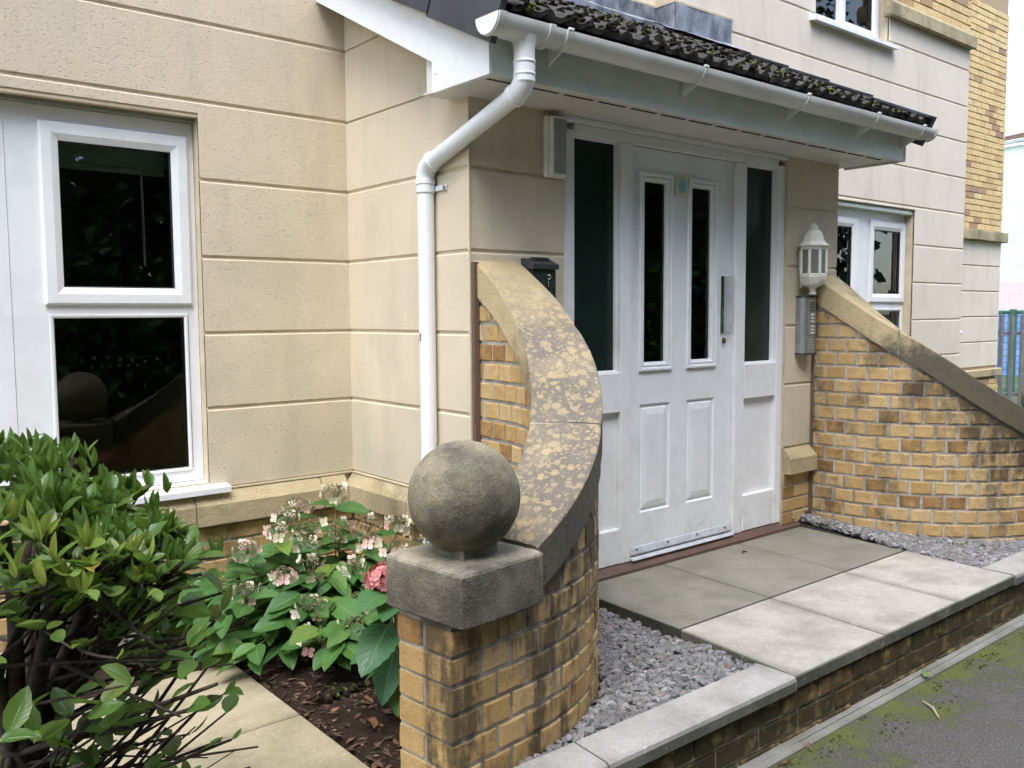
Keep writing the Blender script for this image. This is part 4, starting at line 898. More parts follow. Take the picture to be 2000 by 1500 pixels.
lf = G().add([(-.0725, .243, 1.140), (-.0745, .249, 1.137), (-.0725, .256, 1.108), (-.0715, .250, 1.104)], [(0, 1, 2, 3)]).obj('fallen_leaf', 'dead_leaf'); tag(lf, 'tiny brown leaf stuck to the front of the downpipe', 'leaf')

# ================================================================== BULKHEAD LIGHT
L = thing('bulkhead_light', 'narrow upright bulkhead light with a ribbed diffuser on the porch wall', 'wall light', loc=(.43, 0, 1.78))
B('back_box', 'lamp_cream', L, .384, .482, -.028, -.0005, 1.783, 2.034, .004); B('cover_rim', 'lamp_cream', L, .388, .478, -.052, -.0285, 1.787, 2.030, .006)
g = G()
for i in range(9): x = .396+i*.0082; g.loft([[(x, -.0525, 1.797), (x+.0041, -.0575, 1.799), (x+.0078, -.0525, 1.797)], [(x, -.0525, 2.020), (x+.0041, -.0575, 2.018), (x+.0078, -.0525, 2.020)]])
g.obj('diffuser', 'diffuser', L); B('end_clip', 'lamp_cream', L, .392, .474, -.056, -.0527, 1.789, 1.7965, .001); B('end_clip', 'lamp_cream', L, .392, .474, -.056, -.0527, 2.0205, 2.028, .001)

# ================================================================== LANTERN
lx, ly = 2.318, -.085
T = thing('wall_lantern', 'cream half-lantern with tall clear panes above the intercom', 'lantern', loc=(2.318, -.05, 1.33))
def hexa(r, z, sq=1.0, n=8): return [(lx + r*math.cos(math.pi*2*(i+.5)/n), ly*.75 + r*.78*math.sin(math.pi*2*(i+.5)/n), z) for i in range(n)]
def lan(name, prof, mat='lamp_cream', n=8): return G().loft([hexa(a, z, n=n) for a, z in prof]).obj(name, mat, T)
lan('roof', [(.103, 1.578), (.103, 1.582), (.086, 1.590), (.072, 1.602), (.065, 1.620), (.058, 1.640), (.044, 1.658), (.026, 1.670)])
G().lathe([(.024, 1.670), (.026, 1.676), (.018, 1.684), (.019, 1.690), (.012, 1.699), (.004, 1.702)], 12, (lx, ly*.75, 0)).obj('finial', 'lamp_cream', T)
lan('lower_ring', [(.084, 1.405), (.088, 1.408), (.088, 1.424), (.082, 1.428)]); lan('upper_ring', [(.082, 1.556), (.087, 1.560), (.087, 1.5775), (.082, 1.5778)])
lan('base', [(.088, 1.4045), (.086, 1.395), (.074, 1.372), (.060, 1.362), (.030, 1.352), (.020, 1.345)])
G().lathe([(.020, 1.346), (.016, 1.330), (.022, 1.318), (.018, 1.312)], 12, (lx, ly*.75, 0)).obj('bottom_finial', 'lamp_cream', T)
ht, hb = hexa(.083, 1.556), hexa(.083, 1.428)
for i in range(8):
    a, b = Vector(hb[i]), Vector(ht[i]); G().tube([a, b], .0085, 6).obj('glazing_bar', 'lamp_cream', T)
    j = (i+1) % 8; c, d = Vector(hb[j]), Vector(ht[j]); k = .10
    G().add([a.lerp(c, k), a.lerp(c, 1-k), b.lerp(d, 1-k), b.lerp(d, k)], [(0, 1, 2, 3)]).obj('pane', 'lantern_glass', T)
G().lathe([(.010, 1.43), (.010, 1.455), (.020, 1.478), (.022, 1.495), (.014, 1.515), (.010, 1.53), (.004, 1.536)], 12, (lx, ly*.75, 0)).obj('bulb', 'bulb', T, smooth=True)
B('wall_plate', 'lamp_cream', T, 2.285, 2.351, -.014, -.0005, 1.35, 1.60, .004); B('arm', 'lamp_cream', T, 2.300, 2.336, -.03, -.0145, 1.36, 1.40, .003)

# ================================================================== INTERCOM
I = thing('intercom_panel', 'grey metal door intercom with speaker grille, call buttons and keypad', 'intercom', loc=(2.3, 0, .98))
x0, x1 = 2.254, 2.372; yf = -.056
G().prism([(x0, -.0005, .990), (x0, -.030, .990), (x0+.010, yf+.006, .990), (x0+.028, yf, .990), (x1-.004, yf, .990), (x1, yf+.006, .990), (x1, -.0005, .990)], (0, 0, .305)).obj('housing', 'intercom_grey', I)
for z in (.9775, 1.2955): G().prism([(x0-.002, -.0005, z), (x0-.002, -.032, z), (x0+.010, yf, z), (x0+.028, yf-.004, z), (x1+.002, yf-.004, z), (x1+.002, -.0005, z)], (0, 0, .012)).obj('end_cap', 'intercom_dark', I)
B('seam', 'shadow_gap', I, x0+.0265, x0+.028, yf-.0008, yf+.001, .991, 1.294)
for i in range(6): B('speaker_slot', 'shadow_gap', I, x0+.048, x1-.010, yf-.0008, yf+.001, 1.222+i*.009, 1.2255+i*.009)
for q, z0 in enumerate((1.160, 1.096)):
    for i in range(3):
        for j in range(2): B('call_button', 'button_white', I, x0+.066+j*.013, x0+.077+j*.013, yf-.003, yf-.0002, z0+i*.0185, z0+i*.0185+.009, .001)
        B('name_tag', 'button_white', I, x1-.018, x1-.012, yf-.001, yf-.0002, z0+i*.0185+.001, z0+i*.0185+.006)
for i in range(4):
    for j in range(3): B('key', 'aluminium', I, x0+.052+j*.013, x0+.0575+j*.013, yf-.003, yf-.0002, 1.016+i*.0145, 1.022+i*.0145, .001)
for zz in (1.150, 1.086): B('divider', 'intercom_dark', I, x0+.04, x1-.006, yf-.0006, yf+.001, zz, zz+.0012)

# ================================================================== LOCKED METAL BOX
K = thing('wall_ash_box', 'small dark green locked metal box behind the top of the ball-topped wall', 'metal box', loc=(.34, 0, 1.1))
x0, x1, yf = .262, .402, -.074
B('box_body', 'box_green', K, x0+.006, x1-.006, yf+.006, -.0005, 1.11, 1.398, .003)
G().prism([(x0, -.0005, 1.3985), (x0, yf-.004, 1.3985), (x0, yf-.006, 1.418), (x0, -.020, 1.444), (x0, -.0005, 1.444)], (x1-x0, 0, 0)).obj('lid', 'box_lid', K)
for i in range(11): B('lid_rib', 'box_lid', K, x0+.03+i*.0075, x0+.034+i*.0075, -.05, -.021, 1.4415-.012*.5, 1.4475)
G().lathe([(0, 0), (.011, 0), (.011, .004), (.007, .006), (0, .006)], 14).obj('lock', 'chrome', K).matrix_basis = Matrix.Translation((.352, yf+.006, 1.367)) @ Matrix.Rotation(R_(90), 4, 'X')
for xx in (.345, .375): B('slot_window', 'shadow_gap', K, xx, xx+.016, yf+.004, yf+.0065, 1.305, 1.325)
B('lock_seam', 'aluminium', K, .3515, .3528, yf+.0045, yf+.0062, 1.327, 1.352)

# ================================================================== INSIDE THE WINDOWS
bl = thing('roller_blind', 'rolled-up blind with a hanging cord behind the upper pane of the large window', 'blind', loc=(-1.02, YL+.2, 1.8))
B('rolled_cloth', 'blind_inside', bl, -1.26, -.77, YL+.16, YL+.22, 1.84, 1.93, .02); B('bottom_bar', 'blind_inside', bl, -1.25, -.79, YL+.175, YL+.195, 1.815, 1.838, .004)
G().tube([(-.895, YL+.15, 1.82), (-.893, YL+.15, 1.43)], .0055, 6).obj('cord', 'blind_inside', bl)
bs = thing('bead_garland', 'two rows of pale beads hanging behind the lower pane of the large window', 'garland', loc=(-.95, YL+.3, .98))
g = random.Random(7)
for i in range(7): G().ico((-1.135+i*.052, YL+.26, 1.030+.012*math.sin(i)), .0085, g, .05).obj('bead', 'bead', bs, smooth=True)
for i in range(6): G().ico((-1.09+i*.036, YL+.26, 1.004), .0060, g, .05).obj('bead', 'bead', bs, smooth=True)
G().tube([(-1.16, YL+.261, 1.036), (-.80, YL+.261, 1.040)], .0012, 4).obj('thread', 'dark_room', bs)
cu_ = G()
for i in range(25):
    for z in (3.40, 4.65): cu_.v.append((3.92+i*.0138, YL+.20+.014*math.sin(i*1.3), z))
for i in range(24): cu_.f.append((2*i, 2*i+1, 2*i+3, 2*i+2))
tag(cu_.obj('curtain', 'curtain', smooth=True), 'teal and white patterned curtain behind the upstairs window', 'curtain')
# ================================================================== PLANTS
def leaf_mesh(name, mat, L, W, fold=.25, curl=.2, n=8, tipk=1.0, wave=.0, teeth=0.0, seed=0, widest=.45):
    g = G(); rg = random.Random(seed); g.uv = []
    cols = (-1, -.55, 0, .55, 1)
    for i in range(n+1):
        u = i/n; e = math.sin(math.pi*(u**(math.log(.5)/math.log(widest))))**.75 if 0 < u < 1 else 0.0
        hw = W*.5*max(e, .02); tw = wave*math.sin(u*7+seed)
        for c in cols:
            k = c
            if abs(c) == 1 and teeth: k = c*(1 + teeth*(1 if i % 2 else -1))
            x = hw*k; y = L*u; z = fold*abs(x) - curl*L*u*u + tw*W*c*.5 + (wave*.4*W*math.sin(u*11+c*2+seed) if abs(c) == 1 else 0)
            g.v.append((x, y, z)); g.uv.append((.5+.5*c, u))
    m = len(cols)
    for i in range(n):
        for c in range(m-1): a = i*m+c; g.f.append((a, a+1, a+m+1, a+m))
    me = g.mesh(name, True, False); me.materials.append(MAT[mat]); return me
def aim(p, d, up=Vector((0, 0, 1)), s=1.0, roll=0.0):
    y = Vector(d).normalized(); x = y.cross(up)
    x = x.normalized() if x.length > 1e-4 else Vector((1, 0, 0)); z = x.cross(y); M = Matrix((x, y, z)).transposed().to_4x4()
    return Matrix.Translation(p) @ M @ Matrix.Rotation(roll, 4, 'Y') @ Matrix.Diagonal((s, s, s, 1))
def merged(name, mat, items, parent, kind='stuff'):
    g = G(); g.uv = []
    for me, M in items:
        o = len(g.v); g.v += [tuple(M @ v.co) for v in me.vertices]; uv = [None]*len(me.vertices)
        for lp in me.loops: uv[lp.vertex_index] = tuple(me.uv_layers[0].data[lp.index].uv)
        g.uv += uv; g.f += [tuple(i+o for i in p.vertices) for p in me.polygons]
    ob = g.obj(name, mat, parent, True, False); ob['kind'] = kind; return ob
def bez(a, b, c, n=8): return [(1-t)**2*Vector(a) + 2*t*(1-t)*Vector(b) + t*t*Vector(c) for t in [i/n for i in range(n+1)]]

# ------------------------------------------------------------------ the pruned laurel at the left
CR = Vector((.772, -.636, 0)); CF = Vector((.636, .772, 0))          # across the view and away from it
lr = random.Random(77)
base = Vector((-1.84, -.98, -.06))
lau = thing('laurel_shrub', 'pruned dark laurel shrub with bare stems and yellow-green shoots in front of the window', 'shrub', loc=base)
LM = [leaf_mesh('leaf', 'laurel_leaf', l, w, f, c, 8, wave=wv, teeth=.035, seed=i) for i, (l, w, f, c, wv) in enumerate(((.078, .038, .35, .10, .05), (.088, .044, .30, .16, .08), (.066, .036, .4, .05, .04), (.095, .048, .25, .20, .1), (.072, .043, .35, .22, .12)))]
LY = [leaf_mesh('young_leaf', 'laurel_young', l, w, .5, c, 6, seed=i) for i, (l, w, c) in enumerate(((.045, .013, .05), (.036, .011, .1), (.052, .016, .15), (.030, .010, .0)))]
fork = base + CR*.03 + Vector((0, 0, .50))
stem = G().tube([base, base + Vector((.01, 0, .2)), base + CR*.02 + Vector((0, 0, .36)), fork], [.052, .044, .042, .046], 12).obj('trunk', 'bark', lau, True)
def bush_pt(az, el, k=1.0):
    """point on the clipped shell: az from the view's right towards the back, el upwards"""
    d = CR*math.cos(az)*math.cos(el) + CF*math.sin(az)*math.cos(el); r = .43
    z = .50 + .50*math.sin(el); rad = r*math.cos(el)**.55
    p = base + (CR*math.cos(az) + CF*math.sin(az))*rad*k; p.z = min(z, .955 - .24*max(0, (p-base).dot(CR))/.43 + .02*lr.uniform(-1, 1)); return p
mains = []
for i in range(15):                                # thick leaning stems
    az = lr.uniform(-1.6, 1.9) if i > 5 else (-.9, -.4, .1, .5, -1.3, 1.1)[i]; tip = bush_pt(az, lr.uniform(.35, 1.2), lr.uniform(.55, .85))
    st_ = base.lerp(fork, lr.uniform(.6, 1.0)); mid = st_.lerp(tip, .5) + Vector((lr.gauss(0, .03), lr.gauss(0, .03), -.03)); pts = bez(st_, mid, tip, 9)
    r0 = lr.uniform(.012, .023); G().tube(pts, [r0*(1-.55*k/9) for k in range(10)], 8).obj('branch', 'bark', lau, True); mains.append((pts, r0))
    if i % 2 == 0:
        d = (pts[-1]-pts[-2]).normalized(); G().tube([pts[-1]-d*.001, pts[-1]+d*.0015], r0*.43, 8).obj('cut_end', 'cut_wood', lau)
tips = []
for i in range(135):                               # side branches to the shell
    pts, r0 = lr.choice(mains); a = pts[lr.randint(3, 8)]; az = lr.uniform(-2.0, 2.3); el = lr.uniform(.15, 1.35)
    best = None
    for q in range(5):
        p = bush_pt(lr.uniform(-1.9, 2.3), lr.uniform(.05, 1.4), lr.uniform(.8, 1.03))
        if best is None or (p-a).length < (best-a).length: best = p
    mid = a.lerp(best, .5) + Vector((lr.gauss(0, .02), lr.gauss(0, .02), lr.uniform(-.02, .03))); pp = bez(a, mid, best, 6); r1 = lr.uniform(.0032, .0065)
    G().tube(pp, [r1*(1-.5*k/6) for k in range(7)], 6).obj('branch', 'bark', lau, True); tips.append(pp)
    if i % 3 == 0: d = (pp[-1]-pp[-2]).normalized(); G().tube([pp[-1], pp[-1]+d*.001], r1*.5, 6).obj('cut_end', 'cut_wood', lau)
for i in range(80):                                # thin straight shoots low on the right
    a = base + Vector((lr.uniform(-.04, .04), lr.uniform(-.05, .05), lr.uniform(.15, .48))); az = lr.uniform(-1.2, .9); h = lr.uniform(.18, .62)
    b = base + (CR*math.cos(az) + CF*math.sin(az))*lr.uniform(.28, .47) + Vector((0, 0, h+.06)); b.z = max(b.z, a.z-.1)
    pp = bez(a, a.lerp(b, .5)+Vector((0, 0, lr.uniform(-.05, .03))), b, 7); r1 = lr.uniform(.003, .0085); G().tube(pp, [r1*(1-.6*k/7) for k in range(8)], 6).obj('branch', 'bark', lau, True)
    if lr.random() < .6: tips.append(pp)
items = []
def put(me, p, d, s): items.append((me, aim(p, d, Vector((lr.gauss(0, .25), lr.gauss(0, .25), 1)), s, lr.gauss(0, .35))))
for pp in tips:
    e = pp[-1]; t = (pp[-1]-pp[-3]).normalized(); top = e.z > .74
    for q in range(lr.randint(6, 11) if top else lr.randint(1, 3)):
        k = lr.randint(max(1, len(pp)-4), len(pp)-1); ang = lr.uniform(0, 6.28); side = Vector((math.cos(ang), math.sin(ang), lr.uniform(-.05, 1.1))); put(lr.choice(LM), pp[k], t*.5+side, lr.uniform(.42, .74) if top else lr.uniform(.6, .95))
    if top and lr.random() < .95:
        for q in range(lr.randint(3, 6)): items.append((lr.choice(LY), aim(e - t*.004, Vector((lr.gauss(0, .35), lr.gauss(0, .35), 1)), Vector((lr.gauss(0, 1), lr.gauss(0, 1), .1)), lr.uniform(.8, 1.25))))
    elif lr.random() < .3: items.append((lr.choice(LY), aim(e, t + Vector((0, 0, .6)), Vector((lr.gauss(0, 1), lr.gauss(0, 1), .3)), lr.uniform(.9, 1.3))))
for i in range(110):                               # soft yellow-green shoots standing out of the top
    p = bush_pt(lr.uniform(-1.9, 2.4), lr.uniform(.7, 1.5), lr.uniform(.3, 1.0)); p.z += lr.uniform(-.01, .02)
    for q in range(lr.randint(2, 4)): items.append((lr.choice(LY), aim(p, Vector((lr.gauss(0, .3), lr.gauss(0, .3), 1)), Vector((lr.gauss(0, 1), lr.gauss(0, 1), .1)), lr.uniform(.8, 1.2))))
for i in range(520):                               # cover on the clipped top
    p = bush_pt(lr.uniform(-1.9, 2.4), lr.uniform(.55, 1.45), lr.uniform(.4, 1.0)) - Vector((0, 0, lr.uniform(.0, .09))); ang = lr.uniform(0, 6.28); put(lr.choice(LM), p, Vector((math.cos(ang), math.sin(ang), lr.uniform(.0, 1.3))), lr.uniform(.40, .72))
def nearness(it): p = it[1].translation; return (p-CAM).length + (0 if (p-CAM).normalized().dot((cf - cr*.35).normalized()) > .80 else 3)
items.sort(key=nearness)
for me, M in items[:300]: link(me.name.split('.')[0], me, lau, M)
rest = [it for it in items[300:]]
if rest: merged('foliage', 'laurel_leaf', rest, lau)

# ------------------------------------------------------------------ lacecap hydrangea in the bed
hr = random.Random(19)
hb = Vector((-.42, .42, -.06))
hyd = thing('hydrangea_shrub', 'lacecap hydrangea with pale pink florets filling the bed by the wall', 'shrub', loc=hb)
HM = [leaf_mesh('leaf', 'hydrangea_leaf', l, w, f, c, 10, wave=.03, teeth=.04, seed=i+10, widest=.42) for i, (l, w, f, c) in enumerate(((.13, .078, .28, .18), (.115, .066, .35, .25), (.14, .086, .22, .15), (.10, .062, .3, .3)))]
def petal_floret(name, mat, s, seed):
    g = G(); rg = random.Random(seed)
    for k in range(4):
        a = k*math.pi/2 + rg.uniform(-.15, .15); q = Matrix.Rotation(a, 3, 'Z'); w = s*rg.uniform(.42, .52); L = s*rg.uniform(.85, 1.1); o = len(g.v); lift = rg.uniform(.05, .25)*s
        for u, hw, z in ((.08, .12, 0), (.4, .85, .05), (.72, 1., .4), (.95, .55, .8), (1.04, .05, .9)):
            for c in (-1, 0, 1): g.v.append(tuple(q @ Vector((c*hw*w, u*L, z*lift + abs(c)*.06*s))))
        for i in range(4):
            for c in range(2): b = o+i*3+c; g.f.append((b, b+1, b+4, b+3))
    me = g.mesh(name, True, False); me.materials.append(MAT[mat]); return me
FM = [petal_floret('floret', m, s, i) for i, (m, s) in enumerate((('petal_pink', .020), ('petal_pink', .022), ('petal_cream', .021), ('petal_cream', .023), ('petal_pink', .018), ('petal_cream', .019)))]
heads = []
def flower_head(c, tilt, r, parent, nfl, k):
    g = G(); z = Vector(tilt).normalized(); x = z.orthogonal().normalized(); y = z.cross(x)
    for i in range(90):
        a = hr.uniform(0, 6.28); d = r*math.sqrt(hr.random()); p = c + x*d*math.cos(a) + y*d*math.sin(a) + z*(.018*(1-(d/r)**2) + hr.uniform(-.006, .008)); g.ico(p, hr.uniform(.0016, .0036), hr, .3)
    for i in range(16):
        a = hr.uniform(0, 6.28); d = r*hr.uniform(.3, .95); p = c + x*d*math.cos(a) + y*d*math.sin(a); g.tube([c - z*.05, c - z*.02 + (p-c)*.5, p], .0009, 4)
    h = g.obj('flower_head', 'fertile_flower', parent, fix=False)
    for i in range(nfl):
        a = 6.28*i/nfl + hr.uniform(-.4, .4); rad = (x*math.cos(a) + y*math.sin(a)); p = c + rad*(r+hr.uniform(.006, .022)) - z*hr.uniform(.004, .026)
        nrm = (rad*hr.uniform(.6, 1.4) + Vector((-.35, -.7, .1))*hr.uniform(.2, .9) - z*hr.uniform(.0, .5)).normalized()
        G().tube([c + rad*r*.7 - z*.006, p.lerp(c, .2)+z*.008, p], .0010, 4).obj('floret_stalk', 'stem_green', h)
        link('floret', FM[(k+i*(1 if hr.random() < .4 else 2)) % 6], h, aim(p, nrm.orthogonal(), nrm, hr.uniform(.85, 1.15), 0) )
hleaves = []
HH = [(-.40, .36, .36), (-.50, .42, .37), (-.70, .26, .25), (-.335, .52, .475), (-.56, .50, .40), (-.66, .36, .395), (-.47, .60, .425), (-.77, .45, .315), (-.83, .30, .20), (-.62, .20, .275), (-.33, .25, .315), (-.44, .18, .25), (-.24, .42, .335), (-.16, .30, .355), (-.36, .02, .235), (-.52, .02, .165), (-.60, -.10, .13), (-.44, -.16, .175), (-.24, .02, .17), (-.14, .16, .285), (-.68, .06, .18), (-.56, .34, .33), (-.27, .14, .30), (-.72, -.02, .09), (-.30, -.13, .20)]
for k, h in enumerate(HH):
    c = Vector(h); c.z += .002; foot = hb + Vector((hr.uniform(-.12, .12), hr.uniform(-.15, .12), 0)); n = bez(foot, (c.x*.75+foot.x*.25, c.y*.75+foot.y*.25, c.z*.45), c - Vector((0, 0, .02)), 10)
    G().tube(n, [.0045*(1-.55*i/10) for i in range(11)], 6).obj('stem', 'stem_green', hyd, True)
    flower_head(c, Vector((hr.gauss(-.12, .2), hr.gauss(-.25, .2), 1)), hr.uniform(.032, .048), hyd, hr.randint(5, 8), k)
    for i in (2, 3, 4, 5, 6, 7, 8, 9):
        a = hr.uniform(0, 3.14)
        for sgn in (0, math.pi):
            if hr.random() < .12: continue
            d = Vector((math.cos(a+sgn), math.sin(a+sgn), hr.uniform(-.15, .35))); hleaves.append((hr.choice(HM), aim(n[i], d, Vector((hr.gauss(-.1, .2), hr.gauss(-.2, .2), 1)), hr.uniform(.75, 1.1)*(1.0 if i > 4 else .85), hr.gauss(0, .2))))
for k in range(230):                               # leafy, flowerless shoots, low rim
    a = hr.uniform(1.2, 6.1); rr_ = hr.uniform(.1, .56); p = hb + Vector((math.cos(a)*rr_, math.sin(a)*rr_*1.1, hr.uniform(.05, .36-.30*rr_))); d = Vector((math.cos(a), math.sin(a), hr.uniform(-.5, .2)))
    G().tube([hb + Vector((0, 0, .02)), hb.lerp(p, .6)+Vector((0, 0, .04)), p], .0022, 5).obj('stem', 'stem_green', hyd)
    for q in (-1, 1): hleaves.append((hr.choice(HM), aim(p, d + d.cross(Vector((0, 0, 1)))*q*.7, Vector((hr.gauss(-.1, .2), hr.gauss(-.2, .2), 1)), hr.uniform(.8, 1.15), hr.gauss(0, .2))))
def ok_leaf(M, L=.11):
    for f in (0, .5, 1):
        p = M @ Vector((0, L*f, 0))
        if p.x > -.03 or p.y > YL-.02 or p.z < -.05: return False
        if math.hypot(p.x+.09, p.y-.25) < .055: return False
        if -.70 < p.x and p.y < -.45: return False
    return True
hleaves = [h for h in hleaves if ok_leaf(h[1])]
hleaves.sort(key=lambda it: (it[1].translation-CAM).length)
for me, M in hleaves[:300]: link('leaf', me, hyd, M)
if hleaves[300:]: merged('foliage', 'hydrangea_leaf', hleaves[300:], hyd)

# ------------------------------------------------------------------ mophead hydrangea behind the pier
h2 = random.Random(5); mb = Vector((-.655, -.47, -.06))
mop = thing('hydrangea_shrub', 'broad-leaved hydrangea with one rose-red flower head behind the ball-topped pier', 'shrub', loc=mb)
MM = [leaf_mesh('leaf', 'hydrangea_dark', l, w, .22, c, 14, wave=.02, teeth=.05, seed=i+30, widest=.42) for i, (l, w, c) in enumerate(((.165, .105, .25), (.15, .09, .35), (.135, .085, .2)))]
for p, d, me, s in (((-.70, -.50, .36), (-.75, -.35, .10), 0, .95), ((-.70, -.52, .34), (-.62, -.62, -.05), 2, .85), ((-.70, -.50, .26), (-.72, -.45, -.30), 0, 1.15), ((-.68, -.50, .18), (-.62, -.45, -.62), 1, 1.1), ((-.66, -.50, .09), (-.45, -.55, -.62), 2, .95), ((-.68, -.48, .30), (-.3, .8, -.1), 1, .9), ((-.64, -.46, .30), (.6, .3, .1), 1, .9), ((-.66, -.46, .38), (.1, -.6, .2), 2, .7), ((-.66, -.5, .17), (.2, -.7, -.3), 1, .8), ((-.66, -.45, .12), (-.5, .5, -.4), 2, .9), ((-.64, -.5, .24), (-.1, -.8, -.2), 2, .8), ((-.67, -.47, .20), (-.75, .25, -.2), 0, .9)):
    link('leaf', MM[me], mop, aim(p, d, Vector((h2.gauss(-.15, .1), h2.gauss(-.2, .1), 1)), s)); G().tube([(mb.x, mb.y, max(0, p[2]-.1)), Vector(p)-Vector(d)*.01, Vector(p)+Vector(d).normalized()*.004], .0022, 5).obj('leaf_stalk', 'stem_green', mop)
G().tube([mb, mb+Vector((-.01, -.02, .2)), (-.70, -.47, .43)], [.006, .005, .004], 7).obj('stem', 'stem_green', mop)
RM = [petal_floret('floret', 'petal_rose', s, i+50) for i, s in enumerate((.017, .020, .018))]
fh = G().ico((-.700, -.47, .395), .035, h2, .1).obj('flower_head', 'fertile_flower', mop)
for i in range(120):
    d = Vector((h2.gauss(0, 1), h2.gauss(0, 1), h2.gauss(.25, 1))).normalized(); link('floret', RM[i % 3], fh, aim(Vector((-.700, -.47, .395)) + Vector((d.x, d.y, d.z*.8))*h2.uniform(.036, .060), d.orthogonal(), d, h2.uniform(.9, 1.2)))

# ------------------------------------------------------------------ litter on the soil
q = random.Random(9); g = G()
for i in range(1500):
    x, y = q.uniform(-.90, -.05), q.uniform(-.75, .9)
    z = -.062 + .03*mnoise.fractal(Vector((x*4, y*4, 2.0)), 1.0, 2.0, 4) + q.uniform(.001, .008); a = q.uniform(0, 6.28); L, W = q.uniform(.006, .026), q.uniform(.003, .010); c, s = math.cos(a), math.sin(a); t = q.uniform(-.006, .006)
    g.add([(x+c*L, y+s*L, z+t), (x-s*W, y+c*W, z+q.uniform(0, .004)), (x-c*L, y-s*L, z), (x+s*W, y-c*W, z+q.uniform(0, .004))], [(0, 1, 2), (0, 2, 3)])
for i in range(500):
    x, y = q.uniform(-.89, -.05), q.uniform(-.75, .6); z = -.062 + .03*mnoise.fractal(Vector((x*4, y*4, 2.0)), 1.0, 2.0, 4); g.ico((x, y, z), q.uniform(.002, .007), q, .4, (1.2, 1, .7))
tag(g.obj('leaf_litter', 'litter', fix=False), 'brown leaf litter and crumbs over the dark soil', 'litter', kind='stuff')
g = G()
for i in range(170):
    p = (-.725+q.gauss(0, .035), -.20+q.gauss(0, .022), -.05+q.uniform(0, .012)); g.ico(p, q.uniform(.005, .011), q, .3, (1.1, 1.1, .8))
mm = g.obj('moss_patch', 'moss', fix=False); tag(mm, 'small cushion of green moss on the soil', 'moss', kind='stuff')
DL = [leaf_mesh('fallen_leaf', 'dead_leaf', l, w, .5, c, 6, wave=.25, seed=i+70) for i, (l, w, c) in enumerate(((.05, .028, .35), (.036, .02, -.3), (.062, .03, .5)))]
FL = leaf_mesh('fallen_leaf', 'fresh_leaf', .075, .03, .3, .15, 6, seed=90)
def fallen(x, y, z, a, me, label, s=1.0, tilt=.1, grp=None): tag(link('fallen_leaf', me, None, aim((x, y, z), (math.cos(a), math.sin(a), tilt), Vector((.2, -.3, 1)), s)), label, 'leaf', grp)
fallen(-.775, -.52, -.045, 1.1, DL[2], 'largest curled orange leaf on the soil at the path edge', 1.1, .45)
fallen(-.80, -.20, -.045, .4, DL[0], 'orange-brown leaf on the soil between path and moss patch', .9)
fallen(-.68, -.36, -.045, 2.0, DL[1], 'flat tan leaf on the soil below the moss patch', 1.0)
fallen(-.56, -.28, -.04, 2.8, DL[0], 'pale tan leaf lying below the broad hydrangea leaves', 1.0)
fallen(-.82, -.33, -.045, -.6, DL[1], 'dark red leaf lying on the corner of the soil by the path joint', .9)
fallen(-.62, .02, -.04, .9, DL[1], 'brown leaf under the lacecap flower heads', .9)
fallen(2.33, -.115, .052, .5, DL[0], 'orange leaf on the chippings nearest the right end of the door sill', .8)
fallen(2.40, -.03, .072, 2.2, DL[2], 'curled brown leaf wedged in the corner under the plinth stone', .8, .5)
fallen(2.43, -.06, .07, 1.0, DL[1], 'small brown leaf standing in the corner below the intercom', .9, .8)
fallen(2.74, -.42, .042, .2, DL[1], 'small dark brown leaf on the chippings in front of the curved brickwork', .9)
fallen(2.62, -.80, .004, 2.7, FL, 'yellow-green leaf on the chippings near the right coping', .55)
fallen(.36, -.98, -.018, .8, DL[1], 'orange leaf on the chippings in the corner of slab and coping', .75)
fallen(1.28, -1.235, -.212, .45, FL, 'fresh green leaf lying on the concrete edging', 1.0, .1)
fallen(.44, -1.262, -.226, 1.2, DL[1], 'small orange leaf on the asphalt beside the edging', .8, .4)
fallen(.30, -1.25, -.226, .3, DL[0], 'brown leaf against the edging nearest the camera', .5)
fallen(1.36, -1.30, -.228, 2.5, DL[1], 'brown leaf beside the fresh green one', .6)
tag(G().tube([(1.09, -1.32, -.226), (1.06, -1.37, -.224), (1.00, -1.42, -.226)], [.004, .005, .003], 6).obj('twig', 'twig'), 'short pale twig on the mossy asphalt', 'twig')
tag(G().tube([(1.62, -.155, .006), (1.60, -.148, .009), (1.575, -.16, .005)], [.002, .004, .001], 5).obj('debris', 'black_plastic'), 'tiny dark curled scrap on the grey slab near the door', 'debris')

# cushions of moss along the edging and in the kerb joints
g = G(); mq = random.Random(14); patches = [(mq.uniform(-.1, 3.4), abs(mq.gauss(0, .06)), mq.uniform(.012, .04)) for _ in range(34)]
for px_, py_, pr_ in patches:
    for i in range(int(260*pr_)+6):
        g.ico((px_+mq.gauss(0, pr_*1.4), -1.238-abs(py_+mq.gauss(0, pr_*.5)), -.234+mq.uniform(-.002, .004)), mq.uniform(.0018, .0042), mq, .3, (1.4, 1.4, .5))
tag(g.obj('moss_cushions', 'moss_green', fix=False), 'low green moss cushions along the edge of the asphalt', 'moss', kind='stuff')
